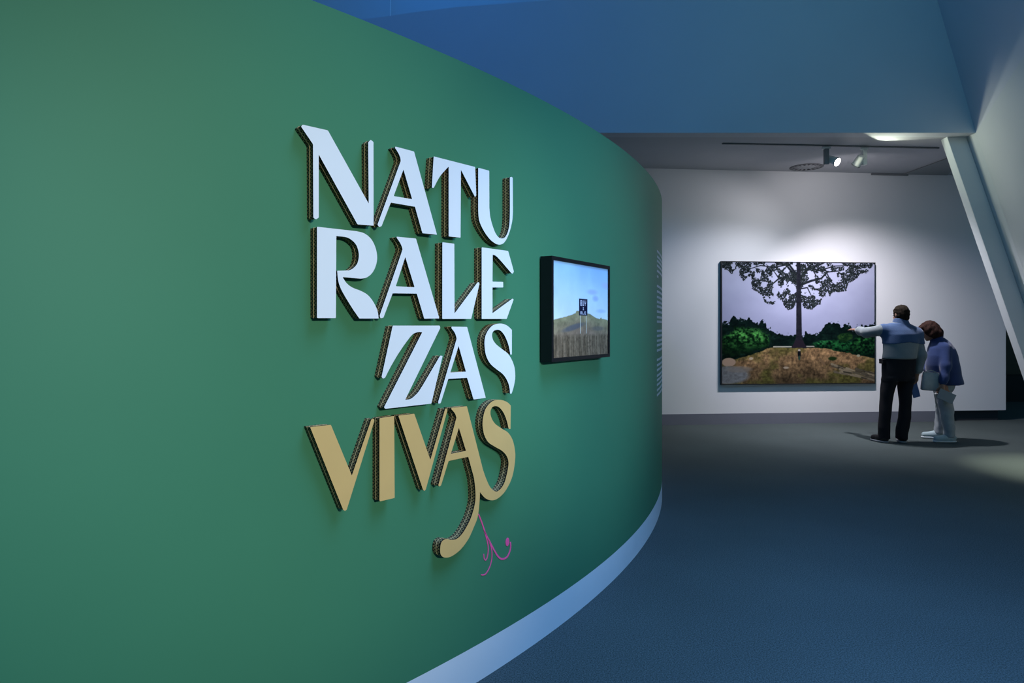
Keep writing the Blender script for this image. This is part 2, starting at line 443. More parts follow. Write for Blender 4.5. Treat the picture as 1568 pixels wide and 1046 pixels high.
# traced letter outlines, metres in the plane of each letter: key, wall angle, outline, counters
LETTERS = [
 ('N', -43.207, [(-0.1343,2.1447,0),(-0.129,2.1519,0),(-0.036,2.1528,0),(0.1263,1.93,0),(0.1242,2.1449,0),(0.1342,2.1556,0),(0.1463,2.1501,0),(0.1468,1.8552,0),(0.08,1.8523,0),(-0.0701,2.0663,0),(-0.0701,1.8582,0),(-0.0802,1.8513,0),(-0.0898,1.8555,0),(-0.0912,2.0959,0)], []),
 ('A1', -41.02, [(-0.0561,2.1535,0),(0.0329,2.1526,0),(0.1488,1.8537,0),(0.0742,1.8523,0),(0.0371,1.9473,0),(-0.0767,1.9471,0),(-0.1184,1.8574,0),(-0.1294,1.8526,0),(-0.1366,1.8606,0),(-0.0311,2.1046,0),(-0.0334,2.1183,1),(-0.0451,2.1357,1),(-0.0572,2.1478,0)], [[(-0.0181,2.0767,0),(0.0238,1.9734,0),(-0.0636,1.9724,0)]]),
 ('T', -39.246, [(-0.1118,2.153,0),(0.1241,2.1549,0),(0.1309,2.0391,0),(0.1233,2.0313,0),(0.0394,2.1286,0),(0.0373,1.856,0),(-0.0302,1.8541,0),(-0.0302,2.129,0),(-0.077,2.0832,1),(-0.1118,2.0317,0),(-0.1218,2.0311,0)], []),
 ('U', -37.366, [(-0.1145,2.1555,0),(-0.0428,2.1561,0),(-0.042,1.9995,0),(-0.0345,1.9584,1),(-0.0093,1.9085,1),(0.0162,1.8846,1),(0.0421,1.8792,1),(0.0684,1.8901,1),(0.0906,1.9251,1),(0.0995,1.9862,1),(0.0995,2.1524,0),(0.1103,2.1576,0),(0.1203,2.1549,0),(0.1221,2.0056,0),(0.1158,1.9609,1),(0.0951,1.9092,1),(0.0658,1.8692,1),(0.0378,1.8535,1),(0.0034,1.8524,1),(-0.0387,1.8683,1),(-0.0798,1.9006,1),(-0.1081,1.9387,1),(-0.1145,1.9792,0)], []),
 ('R', -42.906, [(-0.1182,1.8277,0),(-0.0452,1.828,0),(0.0351,1.8287,0),(0.0674,1.8241,1),(0.0956,1.8072,1),(0.1138,1.7791,1),(0.121,1.7459,1),(0.1157,1.7157,1),(0.1004,1.689,1),(0.0767,1.6712,1),(0.0511,1.6659,0),(-0.0211,1.6675,0),(-0.0056,1.6485,1),(0.0169,1.6341,1),(0.0535,1.6231,1),(0.0814,1.6101,1),(0.1051,1.5863,1),(0.1219,1.5569,1),(0.1277,1.5283,0),(0.0465,1.5276,0),(0.0214,1.5579,1),(-0.01,1.6005,1),(-0.0277,1.6284,1),(-0.0378,1.6545,1),(-0.0417,1.6876,0),(0.0034,1.6911,0),(0.0214,1.6999,1),(0.0373,1.7164,1),(0.0442,1.7402,1),(0.0419,1.7633,1),(0.0305,1.7848,1),(0.0078,1.8001,1),(-0.0145,1.8045,1),(-0.0452,1.8038,0),(-0.0469,1.5283,0),(-0.1182,1.5276,0)], []),
 ('A2', -40.942, [(-0.061,1.8266,0),(0.0316,1.8291,0),(0.1504,1.5313,0),(0.0728,1.5295,0),(0.0355,1.623,0),(-0.079,1.6203,0),(-0.1211,1.5314,0),(-0.1344,1.5291,0),(-0.138,1.5387,0),(-0.0334,1.781,0),(-0.0367,1.7931,1),(-0.047,1.8086,1),(-0.061,1.8229,0)], [[(-0.0201,1.756,0),(0.0247,1.6465,0),(-0.0647,1.6462,0)]]),
 ('L', -38.959, [(-0.1049,1.8276,0),(-0.0378,1.8285,0),(-0.0366,1.5519,0),(0.0998,1.6816,0),(0.1072,1.6833,0),(0.1122,1.6773,0),(0.0614,1.531,0),(-0.1055,1.5295,0)], []),
 ('E', -37.257, [(-0.1074,1.829,0),(0.0729,1.8296,0),(0.1141,1.7428,0),(0.1068,1.7327,0),(0.0966,1.7338,0),(-0.0007,1.7953,1),(-0.0347,1.8044,0),(-0.0361,1.69,0),(0.0375,1.6926,0),(0.0375,1.6688,0),(-0.0361,1.6655,0),(-0.0361,1.5563,0),(0.1032,1.6226,0),(0.1126,1.6194,0),(0.0622,1.533,0),(-0.1074,1.5315,0)], []),
 ('Z', -40.851, [(-0.0916,1.5032,0),(0.1396,1.5034,0),(0.1433,1.4945,0),(-0.0332,1.23,0),(-0.0068,1.2315,1),(0.0176,1.2445,1),(0.0398,1.2635,1),(0.0852,1.3175,0),(0.1423,1.3872,0),(0.1555,1.3857,0),(0.0964,1.2049,0),(-0.1257,1.2053,0),(-0.1311,1.2112,0),(0.0498,1.4777,0),(0.0274,1.4786,1),(0.0029,1.4705,1),(-0.0236,1.4468,1),(-0.0615,1.4055,1),(-0.0985,1.3579,1),(-0.1266,1.3162,0),(-0.1356,1.3142,0),(-0.1423,1.3196,0)], []),
 ('A3', -38.913, [(-0.0607,1.4995,0),(0.0304,1.4983,0),(0.1455,1.2015,0),(0.0696,1.2008,0),(0.0304,1.2919,0),(-0.0782,1.2943,0),(-0.1208,1.2019,0),(-0.1333,1.2018,0),(-0.1344,1.2077,0),(-0.0311,1.4506,0),(-0.0339,1.4606,1),(-0.0425,1.4765,1),(-0.0596,1.4924,0)], [[(-0.0195,1.4225,0),(0.0233,1.3177,0),(-0.0669,1.3184,0)]]),
 ('S', -37.152, [(0.0853,1.485,0),(0.0593,1.5003,1),(0.0294,1.5099,1),(-0.0055,1.5123,1),(-0.0466,1.5054,1),(-0.0801,1.4835,1),(-0.1,1.4544,1),(-0.1033,1.4211,1),(-0.0934,1.379,1),(-0.0668,1.3444,1),(-0.0262,1.3192,1),(0.0224,1.2931,1),(0.0543,1.2608,1),(0.0686,1.2293,1),(0.0722,1.2063,0),(0.0831,1.205,0),(0.0977,1.2316,1),(0.1087,1.2662,1),(0.1094,1.2926,1),(0.1042,1.3194,1),(0.0867,1.351,1),(0.0578,1.3805,1),(0.0153,1.4025,1),(-0.0248,1.4236,1),(-0.0466,1.4431,1),(-0.0534,1.4631,1),(-0.0453,1.4791,1),(-0.0193,1.4862,1),(0.0084,1.4801,1),(0.0365,1.457,1),(0.0614,1.4174,1),(0.0744,1.3769,0),(0.0853,1.3765,0)], []),
 ('V1', -43.065, [(-0.1214,1.1722,0),(-0.0441,1.1717,0),(0.0377,0.9893,0),(0.1181,1.174,0),(0.1253,1.1765,0),(0.1315,1.1699,0),(0.0171,0.8751,0),(0.0104,0.8733,0),(0.0037,0.8777,0)], []),
 ('I', -41.7, [(-0.0336,1.1743,0),(0.0323,1.1759,0),(0.0343,0.878,0),(-0.0307,0.8782,0),(-0.0336,0.8811,0)], []),
 ('V2', -40.46, [(-0.1197,1.1751,0),(-0.0429,1.1746,0),(0.0382,0.9905,0),(0.1166,1.1788,0),(0.1245,1.1794,0),(0.1288,1.172,0),(0.0145,0.881,0),(0.0077,0.8771,0),(0.0009,0.8826,0)], []),
 ('AS', -38.261, [(-0.1516,1.1793,0),(-0.0604,1.1771,0),(0.0387,0.9049,0),(0.0589,0.8639,1),(0.0822,0.8267,1),(0.1081,0.8028,1),(0.1306,0.7947,0),(0.1572,0.8032,1),(0.1842,0.8274,1),(0.2037,0.8729,1),(0.21,0.9062,1),(0.1974,0.9365,1),(0.1649,0.9641,1),(0.1193,0.9874,1),(0.0749,1.0124,1),(0.0495,1.044,1),(0.0372,1.083,1),(0.0401,1.1201,1),(0.0567,1.156,1),(0.0896,1.179,1),(0.1269,1.1868,1),(0.1687,1.1818,1),(0.2037,1.1691,1),(0.2258,1.1538,0),(0.2242,1.0516,0),(0.2115,1.0531,0),(0.1959,1.094,1),(0.1726,1.1305,1),(0.142,1.1552,1),(0.1119,1.1613,1),(0.0933,1.1526,1),(0.0874,1.1342,1),(0.097,1.1094,1),(0.1193,1.0855,1),(0.161,1.0615,1),(0.2076,1.0364,1),(0.2393,1.0004,1),(0.2554,0.9536,1),(0.257,0.9137,1),(0.2433,0.8564,1),(0.2194,0.8162,1),(0.1803,0.7819,1),(0.1344,0.7642,1),(0.0933,0.7652,1),(0.0531,0.7827,1),(0.0204,0.8137,0),(0.0154,0.7565,1),(0.0049,0.7123,1),(-0.0161,0.6801,1),(-0.0506,0.6377,1),(-0.0977,0.6065,1),(-0.1501,0.5932,1),(-0.1883,0.5981,1),(-0.2102,0.6135,1),(-0.2146,0.6386,1),(-0.2071,0.6629,1),(-0.182,0.669,1),(-0.1565,0.6592,1),(-0.1241,0.6544,1),(-0.0911,0.6657,1),(-0.0574,0.6941,1),(-0.03,0.7292,1),(-0.0106,0.7758,1),(-0.0078,0.8168,1),(-0.0161,0.8737,1),(-0.0317,0.9165,0),(-0.0522,0.971,0),(-0.1676,0.9719,0),(-0.2099,0.8834,0),(-0.221,0.8811,0),(-0.2247,0.8874,0),(-0.1224,1.1372,0),(-0.1322,1.1561,1),(-0.1516,1.1735,0)], [[(-0.1079,1.0952,0),(-0.0658,0.9971,0),(-0.1548,0.9979,0)]]),
]
SPRIG = [
 [(-37.839, 0.7079), (-37.667, 0.6646), (-37.503, 0.6162), (-37.28, 0.5701), (-37.053, 0.5256), (-36.85, 0.4913), (-36.643, 0.4737), (-36.401, 0.4722), (-36.247, 0.4891), (-36.185, 0.5121), (-36.204, 0.5329)],
 [(-37.536, 0.6245), (-37.28, 0.5652), (-37.184, 0.5279), (-37.196, 0.4894), (-37.308, 0.4597), (-37.475, 0.442), (-37.612, 0.4417), (-37.71, 0.4464)],
 [(-37.558, 0.63), (-37.403, 0.5743), (-37.364, 0.5392), (-37.42, 0.5074), (-37.503, 0.5008), (-37.569, 0.5128), (-37.585, 0.5302)],
 [(-36.365, 0.5385)],
]
TEXT_LINES = [2.0812, 2.0405, 2.0064, 1.9697, 1.9295, 1.8868, 1.813, 1.7713, 1.7286, 1.6909, 1.6557, 1.6155, 1.5728, 1.5377, 1.4658, 1.4272, 1.3895, 1.3543, 1.3141, 1.2413, 1.2006, 1.1634, 1.1197, 1.0856, 1.0489, 1.0077, 0.97]
GAIN_SMALL, GAIN_BIG = 1.3, 0.74

# ------------------------------------------------------------------ title letters


def smooth_outline(pts, r=0.0026):
    """Outline of (x, y, flag): flag 1 runs are Catmull-Rom curves, flag 0 points are lightly rounded corners."""
    n = len(pts)
    out = []
    for i in range(n):
        p0, p1, p2, p3 = (Vector(pts[(i + k) % n][:2]) for k in (-1, 0, 1, 2))
        f1, f2 = pts[i][2], pts[(i + 1) % n][2]
        if f1 or f2:
            if not f1:
                p0 = p1
            if not f2:
                p3 = p2
            for s in range(6):
                t = s / 6
                out.append((0.5 * ((2 * p1) + (p2 - p0) * t + (2 * p0 - 5 * p1 + 4 * p2 - p3) * t * t + (3 * p1 - p0 - 3 * p2 + p3) * t ** 3), bool(f1) or s > 0))
        else:
            out.append((p1, False))
    res = []
    m = len(out)
    for i in range(m):
        p, sm = out[i]
        if sm:
            res.append(p)
            continue
        a, b = out[i - 1][0], out[(i + 1) % m][0]
        da, db = a - p, b - p
        la, lb = da.length, db.length
        k = min(r, la * 0.4, lb * 0.4)
        q0, q1 = p + da / la * k, p + db / lb * k
        for t in (0, 0.5, 1):
            res.append(q0 * (1 - t) ** 2 + 2 * p * t * (1 - t) + q1 * t * t)
    return res


def area2(P):
    return sum(P[i - 1].x * P[i].y - P[i].x * P[i - 1].y for i in range(len(P)))


def inset(P, d):
    """Move a loop inwards by d (material side is on the left of the loop)."""
    n = len(P)
    res = []
    for i in range(n):
        e0 = (P[i] - P[i - 1])
        e1 = (P[(i + 1) % n] - P[i])
        e0 = e0.normalized() if e0.length > 1e-9 else e1.normalized()
        e1 = e1.normalized() if e1.length > 1e-9 else e0
        nn = Vector((-e0.y - e1.y, e0.x + e1.x))
        if nn.length < 1e-6:
            nn = Vector((-e0.y, e0.x))
        nn.normalize()
        c = max(0.5, nn.dot(Vector((-e0.y, e0.x))))
        res.append(P[i] + nn * (d / c))
    return res


def prism(name, loops, z0, z1, material, parent, uv=False):
    vs, fs, us = [], [], []
    for L in loops:
        b = len(vs)
        n = len(L)
        per = [0.0]
        for i in range(n):
            per.append(per[-1] + (L[(i + 1) % n] - L[i]).length)
        for p in L:
            vs.append((p.x, p.y, z0))
        for p in L:
            vs.append((p.x, p.y, z1))
        for i in range(n):
            j = (i + 1) % n
            fs.append((b + i, b + j, b + n + j, b + n + i))
            us.append(((per[i], 0), (per[i + 1], 0), (per[i + 1], 1), (per[i], 1)))
    flat = [[Vector((p.x, p.y, 0)) for p in L] for L in loops]
    idx, base = [], 0
    for L in loops:
        idx += [(base + i, base + len(L) + i) for i in range(len(L))]
        base += 2 * len(L)
    for t in tessellate_polygon(flat):
        for side, sgn in ((1, 1), (0, -1)):
            f = [idx[k][side] for k in t]
            pa, pb, pc = (Vector(vs[k]) for k in f)
            if (pb - pa).cross(pc - pa).z * sgn < 0:
                f.reverse()
            fs.append(tuple(f))
            us.append(((0, .5),) * 3)
    me = bpy.data.meshes.new(name)
    me.from_pydata(vs, [], fs)
    if uv:
        layer = me.uv_layers.new(name='edge')
        k = 0
        for f in us:
            for w in f:
                layer.data[k].uv = w
                k += 1
    me.update()
    return link(name, me, material, parent)


LT = 0.042
INFO = {
    'N': ('white letter N opening the first line of the title on the green wall', 'white'),
    'A1': ('white letter A between N and T in the top line of the title', 'white'),
    'T': ('white letter T with drooping arms in the top line of the title', 'white'),
    'U': ('white letter U ending the top line of the title', 'white'),
    'R': ('white letter R opening the second line of the title', 'white'),
    'A2': ('white letter A between R and L in the second line of the title', 'white'),
    'L': ('white letter L with upswept foot in the second line of the title', 'white'),
    'E': ('white letter E ending the second line of the title', 'white'),
    'Z': ('slanted white letter Z opening the third line of the title', 'white'),
    'A3': ('white letter A between Z and S in the third line of the title', 'white'),
    'S': ('white letter S ending the third line of the title', 'white'),
    'V1': ('gold letter V opening the bottom line of the title', 'gold'),
    'I': ('gold letter I, a plain upright bar in the bottom line of the title', 'gold'),
    'V2': ('gold letter V between I and A in the bottom line of the title', 'gold'),
    'AS': ('gold joined letters A and S with a long hooked tail', 'gold'),
}
for key, phi, outer, holes in LETTERS:
    loops = []
    for k, pl in enumerate([outer] + holes):
        L = smooth_outline(pl)
        if (area2(L) > 0) != (k == 0):
            L.reverse()
        loops.append(L)
    a = math.radians(phi)
    root = empty('wall_letter', wall_pt(phi, 0.0))
    # local x along the wall, y up, z out of the wall
    root.rotation_euler = Matrix(((-math.sin(a), 0, math.cos(a)), (math.cos(a), 0, math.sin(a)), (0, 1, 0))).to_euler()
    lb, kind = INFO[key]
    tag(root, lb, 'letter', 'white title letters' if kind == 'white' else 'gold title letters')
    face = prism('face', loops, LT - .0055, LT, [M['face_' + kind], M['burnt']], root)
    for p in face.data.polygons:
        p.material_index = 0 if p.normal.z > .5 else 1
    ins = [inset(L, .0012) for L in loops]
    mid = (LT - .0055) / 2
    prism('corrugated_layer', ins, mid + .0013, LT - .0055, M['flute'], root, True)
    prism('liner', loops, mid - .0013, mid + .0013, M['kraft'], root)
    prism('corrugated_layer', ins, 0.0, mid - .0013, M['flute'], root, True)


# ------------------------------------------------------------------ pink sprig and vinyl text on the wall
def ribbon(bm, path, w0, w1, z=0.0015):
    """Thin raised ribbon that follows the curved wall; path in (angle, height)."""
    P = []
    n = len(path)
    for i in range(n - 1):
        p0, p1, p2, p3 = (Vector(path[max(0, min(n - 1, i + k))]) for k in (-1, 0, 1, 2))
        for s in range(5):
            t = s / 5
            P.append(0.5 * ((2 * p1) + (p2 - p0) * t + (2 * p0 - 5 * p1 + 4 * p2 - p3) * t * t + (3 * p1 - p0 - 3 * p2 + p3) * t ** 3))
    P.append(Vector(path[-1]))
    k = math.radians(1) * WR
    m = len(P)
    rows = []
    for i, p in enumerate(P):
        d = P[min(m - 1, i + 1)] - P[max(0, i - 1)]
        d = Vector((d.x * k, d.y)).normalized()
        nrm = Vector((-d.y / k, d.x))
        w = w0 + (w1 - w0) * i / (m - 1)
        l, r = p + nrm * w / 2, p - nrm * w / 2
        rows.append([bm.verts.new(wall_pt(q.x, q.y, o)) for q, o in ((l, 0), (l, z), (r, z), (r, 0))])
    for i in range(m - 1):
        for j in range(4):
            bm.faces.new((rows[i][j], rows[i + 1][j], rows[i + 1][(j + 1) % 4], rows[i][(j + 1) % 4]))
    bm.faces.new(rows[0])
    bm.faces.new(rows[-1])


root = empty('sprig_decal', wall_pt(SPRIG[0][0][0], SPRIG[2][-1][1]))
tag(root, 'thin pink curling sprig hanging from the hooked gold tail', 'decal')
inv = Matrix.Translation(-root.location)


def local(o):
    o.data.transform(inv)
    return o


for path, w0, w1 in zip(SPRIG[:3], (.0065, .0058, .0058), (.0085, .0052, .0048)):
    bm = bmesh.new()
    ribbon(bm, path, w0, w1)
    local(obj_bm('stem', bm, M['pink'], root))
bm = bmesh.new()
c = SPRIG[3][0]
ring = []
for k in range(20):
    t = 2 * math.pi * k / 20
    ring.append((c[0] + .0135 / WR * math.cos(t) * 57.3, c[1] + .0185 * math.sin(t) + .001))
f0 = [bm.verts.new(wall_pt(x, z, .0017)) for x, z in ring]
f1 = [bm.verts.new(wall_pt(x, z, 0)) for x, z in ring]
bm.faces.new(f0)
for k in range(20):
    bm.faces.new((f0[k], f0[(k + 1) % 20], f1[(k + 1) % 20], f1[k]))
local(obj_bm('bud', bm, M['pink'], root))

root = empty('wall_text', wall_pt(-17.9, .97))
tag(root, 'small white printed paragraphs at the far bend of the green wall', 'text')
inv = Matrix.Translation(-root.location)
last = (5, 13, 18, 26)
for i, z in enumerate(TEXT_LINES):
    bm = bmesh.new()
    a = -18.1
    end = -10.0 if i not in last else (-17.3, -14.0, -13.0, -11.8)[last.index(i)]
    while a < end:
        w = random.choice((.12, .2, .28, .36, .45))
        b = min(end, a + w)
        n = max(1, int((b - a) / .15))
        vs = []
        for s in range(n + 1):
            x = a + (b - a) * s / n
            vs.append([bm.verts.new(wall_pt(x, z + dz, o)) for dz, o in ((-.009, 0), (-.009, .0012), (.009, .0012), (.009, 0))])
        for s in range(n):
            for j in range(4):
                bm.faces.new((vs[s][j], vs[s + 1][j], vs[s + 1][(j + 1) % 4], vs[s][(j + 1) % 4]))
        bm.faces.new(vs[0])
        bm.faces.new(vs[-1])
        a = b + .07
    local(obj_bm('text_line', bm, M['vinyl'], root))


# ------------------------------------------------------------------ photographs (flat prints painted as vertex colours)
def vnoise(w, h, cx, cy, seed):
    r = np.random.default_rng(seed)
    g = r.random((int(cy) + 3, int(cx) + 3))
    y = np.linspace(0, cy, h)[:, None]
    x = np.linspace(0, cx, w)[None, :]
    yi, xi = y.astype(int), x.astype(int)
    fy, fx = y - yi, x - xi
    fy, fx = fy * fy * (3 - 2 * fy), fx * fx * (3 - 2 * fx)
    return (g[yi, xi] * (1 - fy) * (1 - fx) + g[yi + 1, xi] * fy * (1 - fx) + g[yi, xi + 1] * (1 - fy) * fx + g[yi + 1, xi + 1] * fy * fx)


def fbm(w, h, c, seed, octs=4, asp=1.0):
    s, amp, tot = 0, 1.0, 0
    for o in range(octs):
        s = s + amp * vnoise(w, h, c * 2 ** o, c * asp * 2 ** o, seed + o)
        tot += amp
        amp *= .55
    return s / tot


class Paint:
    def __init__(self, w, h):
        self.w, self.h = w, h
        self.a = np.zeros((h, w, 3))
        self.y, self.x = np.mgrid[0:h, 0:w].astype(float)
        self.u, self.v = (self.x + .5) / w, (self.y + .5) / h

    def put(self, mask, col):
        m = np.clip(mask, 0, 1)[..., None]
        self.a = self.a * (1 - m) + np.asarray(col, float) * m

    def soft(self, d, s=.006):
        return np.clip(.5 - d / s, 0, 1)

    def line(self, pts, w0, w1, col, asp):
        n = len(pts) - 1
        for i in range(n):
            (x0, y0), (x1, y1) = pts[i], pts[i + 1]
            dx, dy = (x1 - x0) * asp, y1 - y0
            px, py = (self.u - x0) * asp, self.v - y0
            t = np.clip((px * dx + py * dy) / (dx * dx + dy * dy + 1e-12), 0, 1)
            d = np.hypot(px - t * dx, py - t * dy)
            wd = w0 + (w1 - w0) * (i + t) / n
            self.put(self.soft(d - wd, .004), col)

    def ell(self, x, y, rx, ry, col, s=.15, amt=1.0):
        d = np.hypot((self.u - x) / rx, (self.v - y) / ry) - 1
        self.put(np.clip(.5 - d / s, 0, 1) * amt, col)

    def dab(self, x, y, r, col, rng):
        cx, cy = int(x * self.w), int(y * self.h)
        k = int(r) + 2
        y0, y1, x0, x1 = max(0, cy - k), min(self.h, cy + k + 1), max(0, cx - k), min(self.w, cx + k + 1)
        if y1 <= y0 or x1 <= x0:
            return
        yy, xx = np.mgrid[y0:y1, x0:x1]
        th = rng.random() * 3.14
        ax, ay = xx - x * self.w, yy - y * self.h
        px, py = ax * math.cos(th) + ay * math.sin(th), -ax * math.sin(th) + ay * math.cos(th)
        m = np.clip(r - np.hypot(px, py * 1.6) + .5, 0, 1)[..., None]
        self.a[y0:y1, x0:x1] = self.a[y0:y1, x0:x1] * (1 - m) + np.asarray(col, float) * m


def print_mesh(name, P, wid, hei, gain, parent, material):
    """Dense grid in local x (right), z (up); front faces -y."""
    w, h = P.w, P.h
    gx, gz = np.meshgrid(np.linspace(-wid / 2, wid / 2, w), np.linspace(hei / 2, -hei / 2, h))
    vs = np.stack([gx.ravel(), np.zeros(w * h), gz.ravel()], 1)
    i = np.arange(w * h).reshape(h, w)
    f = np.stack([i[1:, :-1].ravel(), i[1:, 1:].ravel(), i[:-1, 1:].ravel(), i[:-1, :-1].ravel()], 1)
    me = bpy.data.meshes.new(name)
    me.vertices.add(len(vs))
    me.vertices.foreach_set('co', vs.astype(np.float32).ravel())
    me.loops.add(f.size)
    me.loops.foreach_set('vertex_index', f.astype(np.int32).ravel())
    me.polygons.add(len(f))
    me.polygons.foreach_set('loop_start', np.arange(0, f.size, 4, dtype=np.int32))
    me.update(calc_edges=True)
    at = me.color_attributes.new('ink', 'FLOAT_COLOR', 'POINT')
    c = np.ones((w * h, 4), np.float32)
    c[:, :3] = np.clip(lin(np.clip(P.a, 0, 255) / 255) * gain, 0, .95).reshape(-1, 3)
    at.data.foreach_set('color', c.ravel())
    return link(name, me, material, parent)


def ink_material(name, rough):
    m = bpy.data.materials.new(name)
    m.use_nodes = True
    b = m.node_tree.nodes['Principled BSDF']
    b.inputs['Roughness'].default_value = rough
    b.inputs['Specular IOR Level'].default_value = 0.02
    c = m.node_tree.nodes.new('ShaderNodeVertexColor')
    c.layer_name = 'ink'
    m.node_tree.links.new(c.outputs[0], b.inputs['Base Color'])
    return m


M['ink'] = ink_material('photo_print', 0.6)


def big_tree():
    w, h = 450, 352
    P = Paint(w, h)
    rng = np.random.default_rng(3)
    U = lambda x: (x - 112) / 1080
    V = lambda y: (y - 95) / 847
    asp = 1.28
    n1 = fbm(w, h, 5, 11)
    n2 = fbm(w, h, 24, 21)
    n3 = fbm(w, h, 70, 31, 2)
    # overcast sky
    t = np.clip(P.v / .6, 0, 1)[..., None]
    P.a[:] = np.array((184, 187, 214)) * (1 - t) + np.array((166, 169, 204)) * t
    P.a += ((n1 - .5) * 22)[..., None]
    lit = np.exp(-(((P.u - .5) / .35) ** 2 + ((P.v - .1) / .25) ** 2))[..., None]
    P.a += lit * 16
    # leaf clusters of the crown
    edge = np.array([(112, 140), (150, 152), (185, 185), (205, 150), (222, 112), (235, 190), (262, 226), (285, 200), (315, 190), (322, 285), (360, 300), (395, 330), (408, 372),
                     (440, 388), (475, 388), (490, 350), (530, 362), (550, 405), (572, 428), (605, 418), (630, 375), (665, 375), (690, 412), (740, 426), (765, 400), (800, 385),
                     (815, 345), (835, 330), (850, 290), (870, 330), (890, 300), (930, 300), (985, 292), (1000, 240), (1030, 222), (1060, 205), (1085, 170), (1130, 165), (1160, 130), (1192, 96)], float)
    lo = np.interp(P.u[0], U(edge[:, 0]), V(edge[:, 1]))
    br = [([(650, 250), (600, 160), (560, 112), (500, 94)], .011, .006), ([(642, 190), (585, 115), (570, 94)], .010, .006), ([(655, 210), (720, 132), (790, 112), (830, 94)], .013, .006),
          ([(660, 250), (740, 222), (810, 205), (850, 160), (950, 150)], .011, .004), ([(640, 238), (575, 205), (510, 208), (460, 250), (380, 290)], .010, .003),
          ([(655, 280), (710, 270), (740, 330), (750, 390)], .006, .002), ([(640, 300), (600, 330), (580, 400)], .005, .002), ([(560, 112), (480, 130), (380, 118), (280, 150)], .006, .003),
          ([(720, 132), (800, 150), (900, 118), (1050, 110)], .007, .003), ([(850, 170), (880, 230), (940, 270)], .005, .002), ([(510, 208), (470, 150), (420, 110)], .005, .002)]
    for pts, a, b in br:
        P.line([(U(x), V(y)) for x, y in pts], a, b, (30, 34, 40), asp)
    dens = fbm(w, h, 26, 41, 3, .8)
    cnt = 0
    while cnt < 7200:
        x, y = rng.random(), rng.random() * .42
        xi, yi = min(w - 1, int(x * w)), min(h - 1, int(y * h))
        m = lo[xi] - y
        if m < 0.002:
            continue
        near = math.exp(-m / .07)
        if dens[yi, xi] + .16 * near < .47 + .05 * math.exp(-((x - .5) / .18) ** 2) * (1 - near):
            continue
        s = rng.random()
        col = np.array((14, 18, 22)) * (1 - s) + np.array((56, 64, 64)) * s
        P.dab(x, y, 1.1 + 1.5 * rng.random(), col, rng)
        cnt += 1
    # trunk
    tx0, tx1 = U(634) + (U(631) - U(634)) * P.v / .6, U(662) + (U(672) - U(662)) * P.v / .6
    fl = np.clip((P.v - V(600)) / (V(690) - V(600)), 0, 1) ** 2
    d = np.maximum(tx0 - .032 * fl - P.u, P.u - tx1 - .032 * fl)
    trunk = P.soft(d, .004) * (P.v < V(692))
    # distant tree line
    tl = np.array([(112, 515), (165, 515), (185, 480), (205, 476), (225, 495), (260, 486), (300, 490), (345, 522), (368, 530), (375, 508), (412, 505), (425, 545), (452, 560), (465, 575), (480, 588),
                   (520, 600), (630, 603), (690, 602), (695, 585), (730, 588), (735, 602), (795, 592), (820, 555), (860, 518), (900, 515), (935, 520), (950, 560), (965, 540), (990, 522), (1020, 535),
                   (1030, 570), (1060, 545), (1110, 540), (1130, 535), (1192, 522)], float)
    tt = np.interp(P.u[0], U(tl[:, 0]), V(tl[:, 1]))[None, :] + (n3 - .5) * .05
    dk = np.stack([4 + n2 * 26 * n3, 14 + n2 * 50 * n3, 16 + n2 * 34 * n3], -1)
    P.put(P.soft(tt - P.v), dk)
    P.put(trunk, np.stack([22 + n3 * 24, 24 + n3 * 22, 32 + n3 * 24], -1))
    # bushes

    def bush(x, y, rx, ry, c0, c1):
        d = np.hypot((P.u - U(x)) / (rx / 1080), (P.v - V(y)) / (ry / 847)) - 1 + (n2 - .5) * .8 + (n3 - .5) * .5
        k = np.clip((n3 * .6 + n2 * .4 - .36) / .34, 0, 1)[..., None] * np.clip(.75 - (P.v - V(y)) / (ry / 847) * .6, 0, 1)[..., None]
        P.put(np.clip(.5 - d / .2, 0, 1), np.array(c0) * (1 - k) + np.array(c1) * k)
    bush(190, 690, 150, 75, (4, 18, 14), (34, 70, 32))
    bush(285, 635, 165, 85, (6, 30, 16), (96, 186, 88))
    bush(840, 670, 90, 32, (6, 34, 22), (60, 156, 84))
    bush(960, 690, 150, 60, (3, 22, 16), (40, 120, 60))
    bush(1120, 680, 110, 75, (3, 22, 16), (52, 130, 60))
    bush(980, 620, 60, 30, (16, 44, 24), (70, 110, 50))
    # ground
    gl = np.array([(112, 790), (200, 770), (300, 745), (380, 715), (430, 692), (470, 690), (760, 690), (860, 700), (960, 725), (1060, 745), (1192, 765)], float)
    g0 = np.interp(P.u[0], U(gl[:, 0]), V(gl[:, 1]))[None, :] + (n2 - .5) * .03
    tg = np.clip((P.v - g0) / .28, 0, 1)[..., None]
    gc = np.array((150, 118, 84)) * (1 - tg) + np.array((76, 63, 46)) * tg
    n4 = fbm(w, h, 110, 91, 2, .45)
    gc = gc * (0.10 + .75 * n2[..., None] + .55 * n3[..., None] + .55 * n4[..., None])
    gg = np.clip((fbm(w, h, 7, 77) - .50) / .2, 0, 1)[..., None] * .65
    gc = gc * (1 - gg) + np.array((84, 88, 40)) * gg * (0.6 + .7 * n3[..., None])
    P.put(P.soft(g0 - P.v), gc)
    P.put(P.soft(np.abs(P.v - V(684)) - .005) * (P.u > U(470)) * (P.u < U(600)), (196, 190, 178))
    P.put(P.soft(np.abs(P.v - V(682)) - .004) * (P.u > U(700)) * (P.u < U(760)), (186, 180, 168))
    P.put(trunk * (P.v > V(640)), (40, 34, 44))
    # rocks
    P.ell(U(160), V(790), 48 / 1080, 30 / 847, (172, 146, 126))
    P.ell(U(150), V(880), 150 / 1080, 62 / 847, np.stack([96 + n3 * 40, 98 + n3 * 42, 100 + n3 * 44], -1), .25)
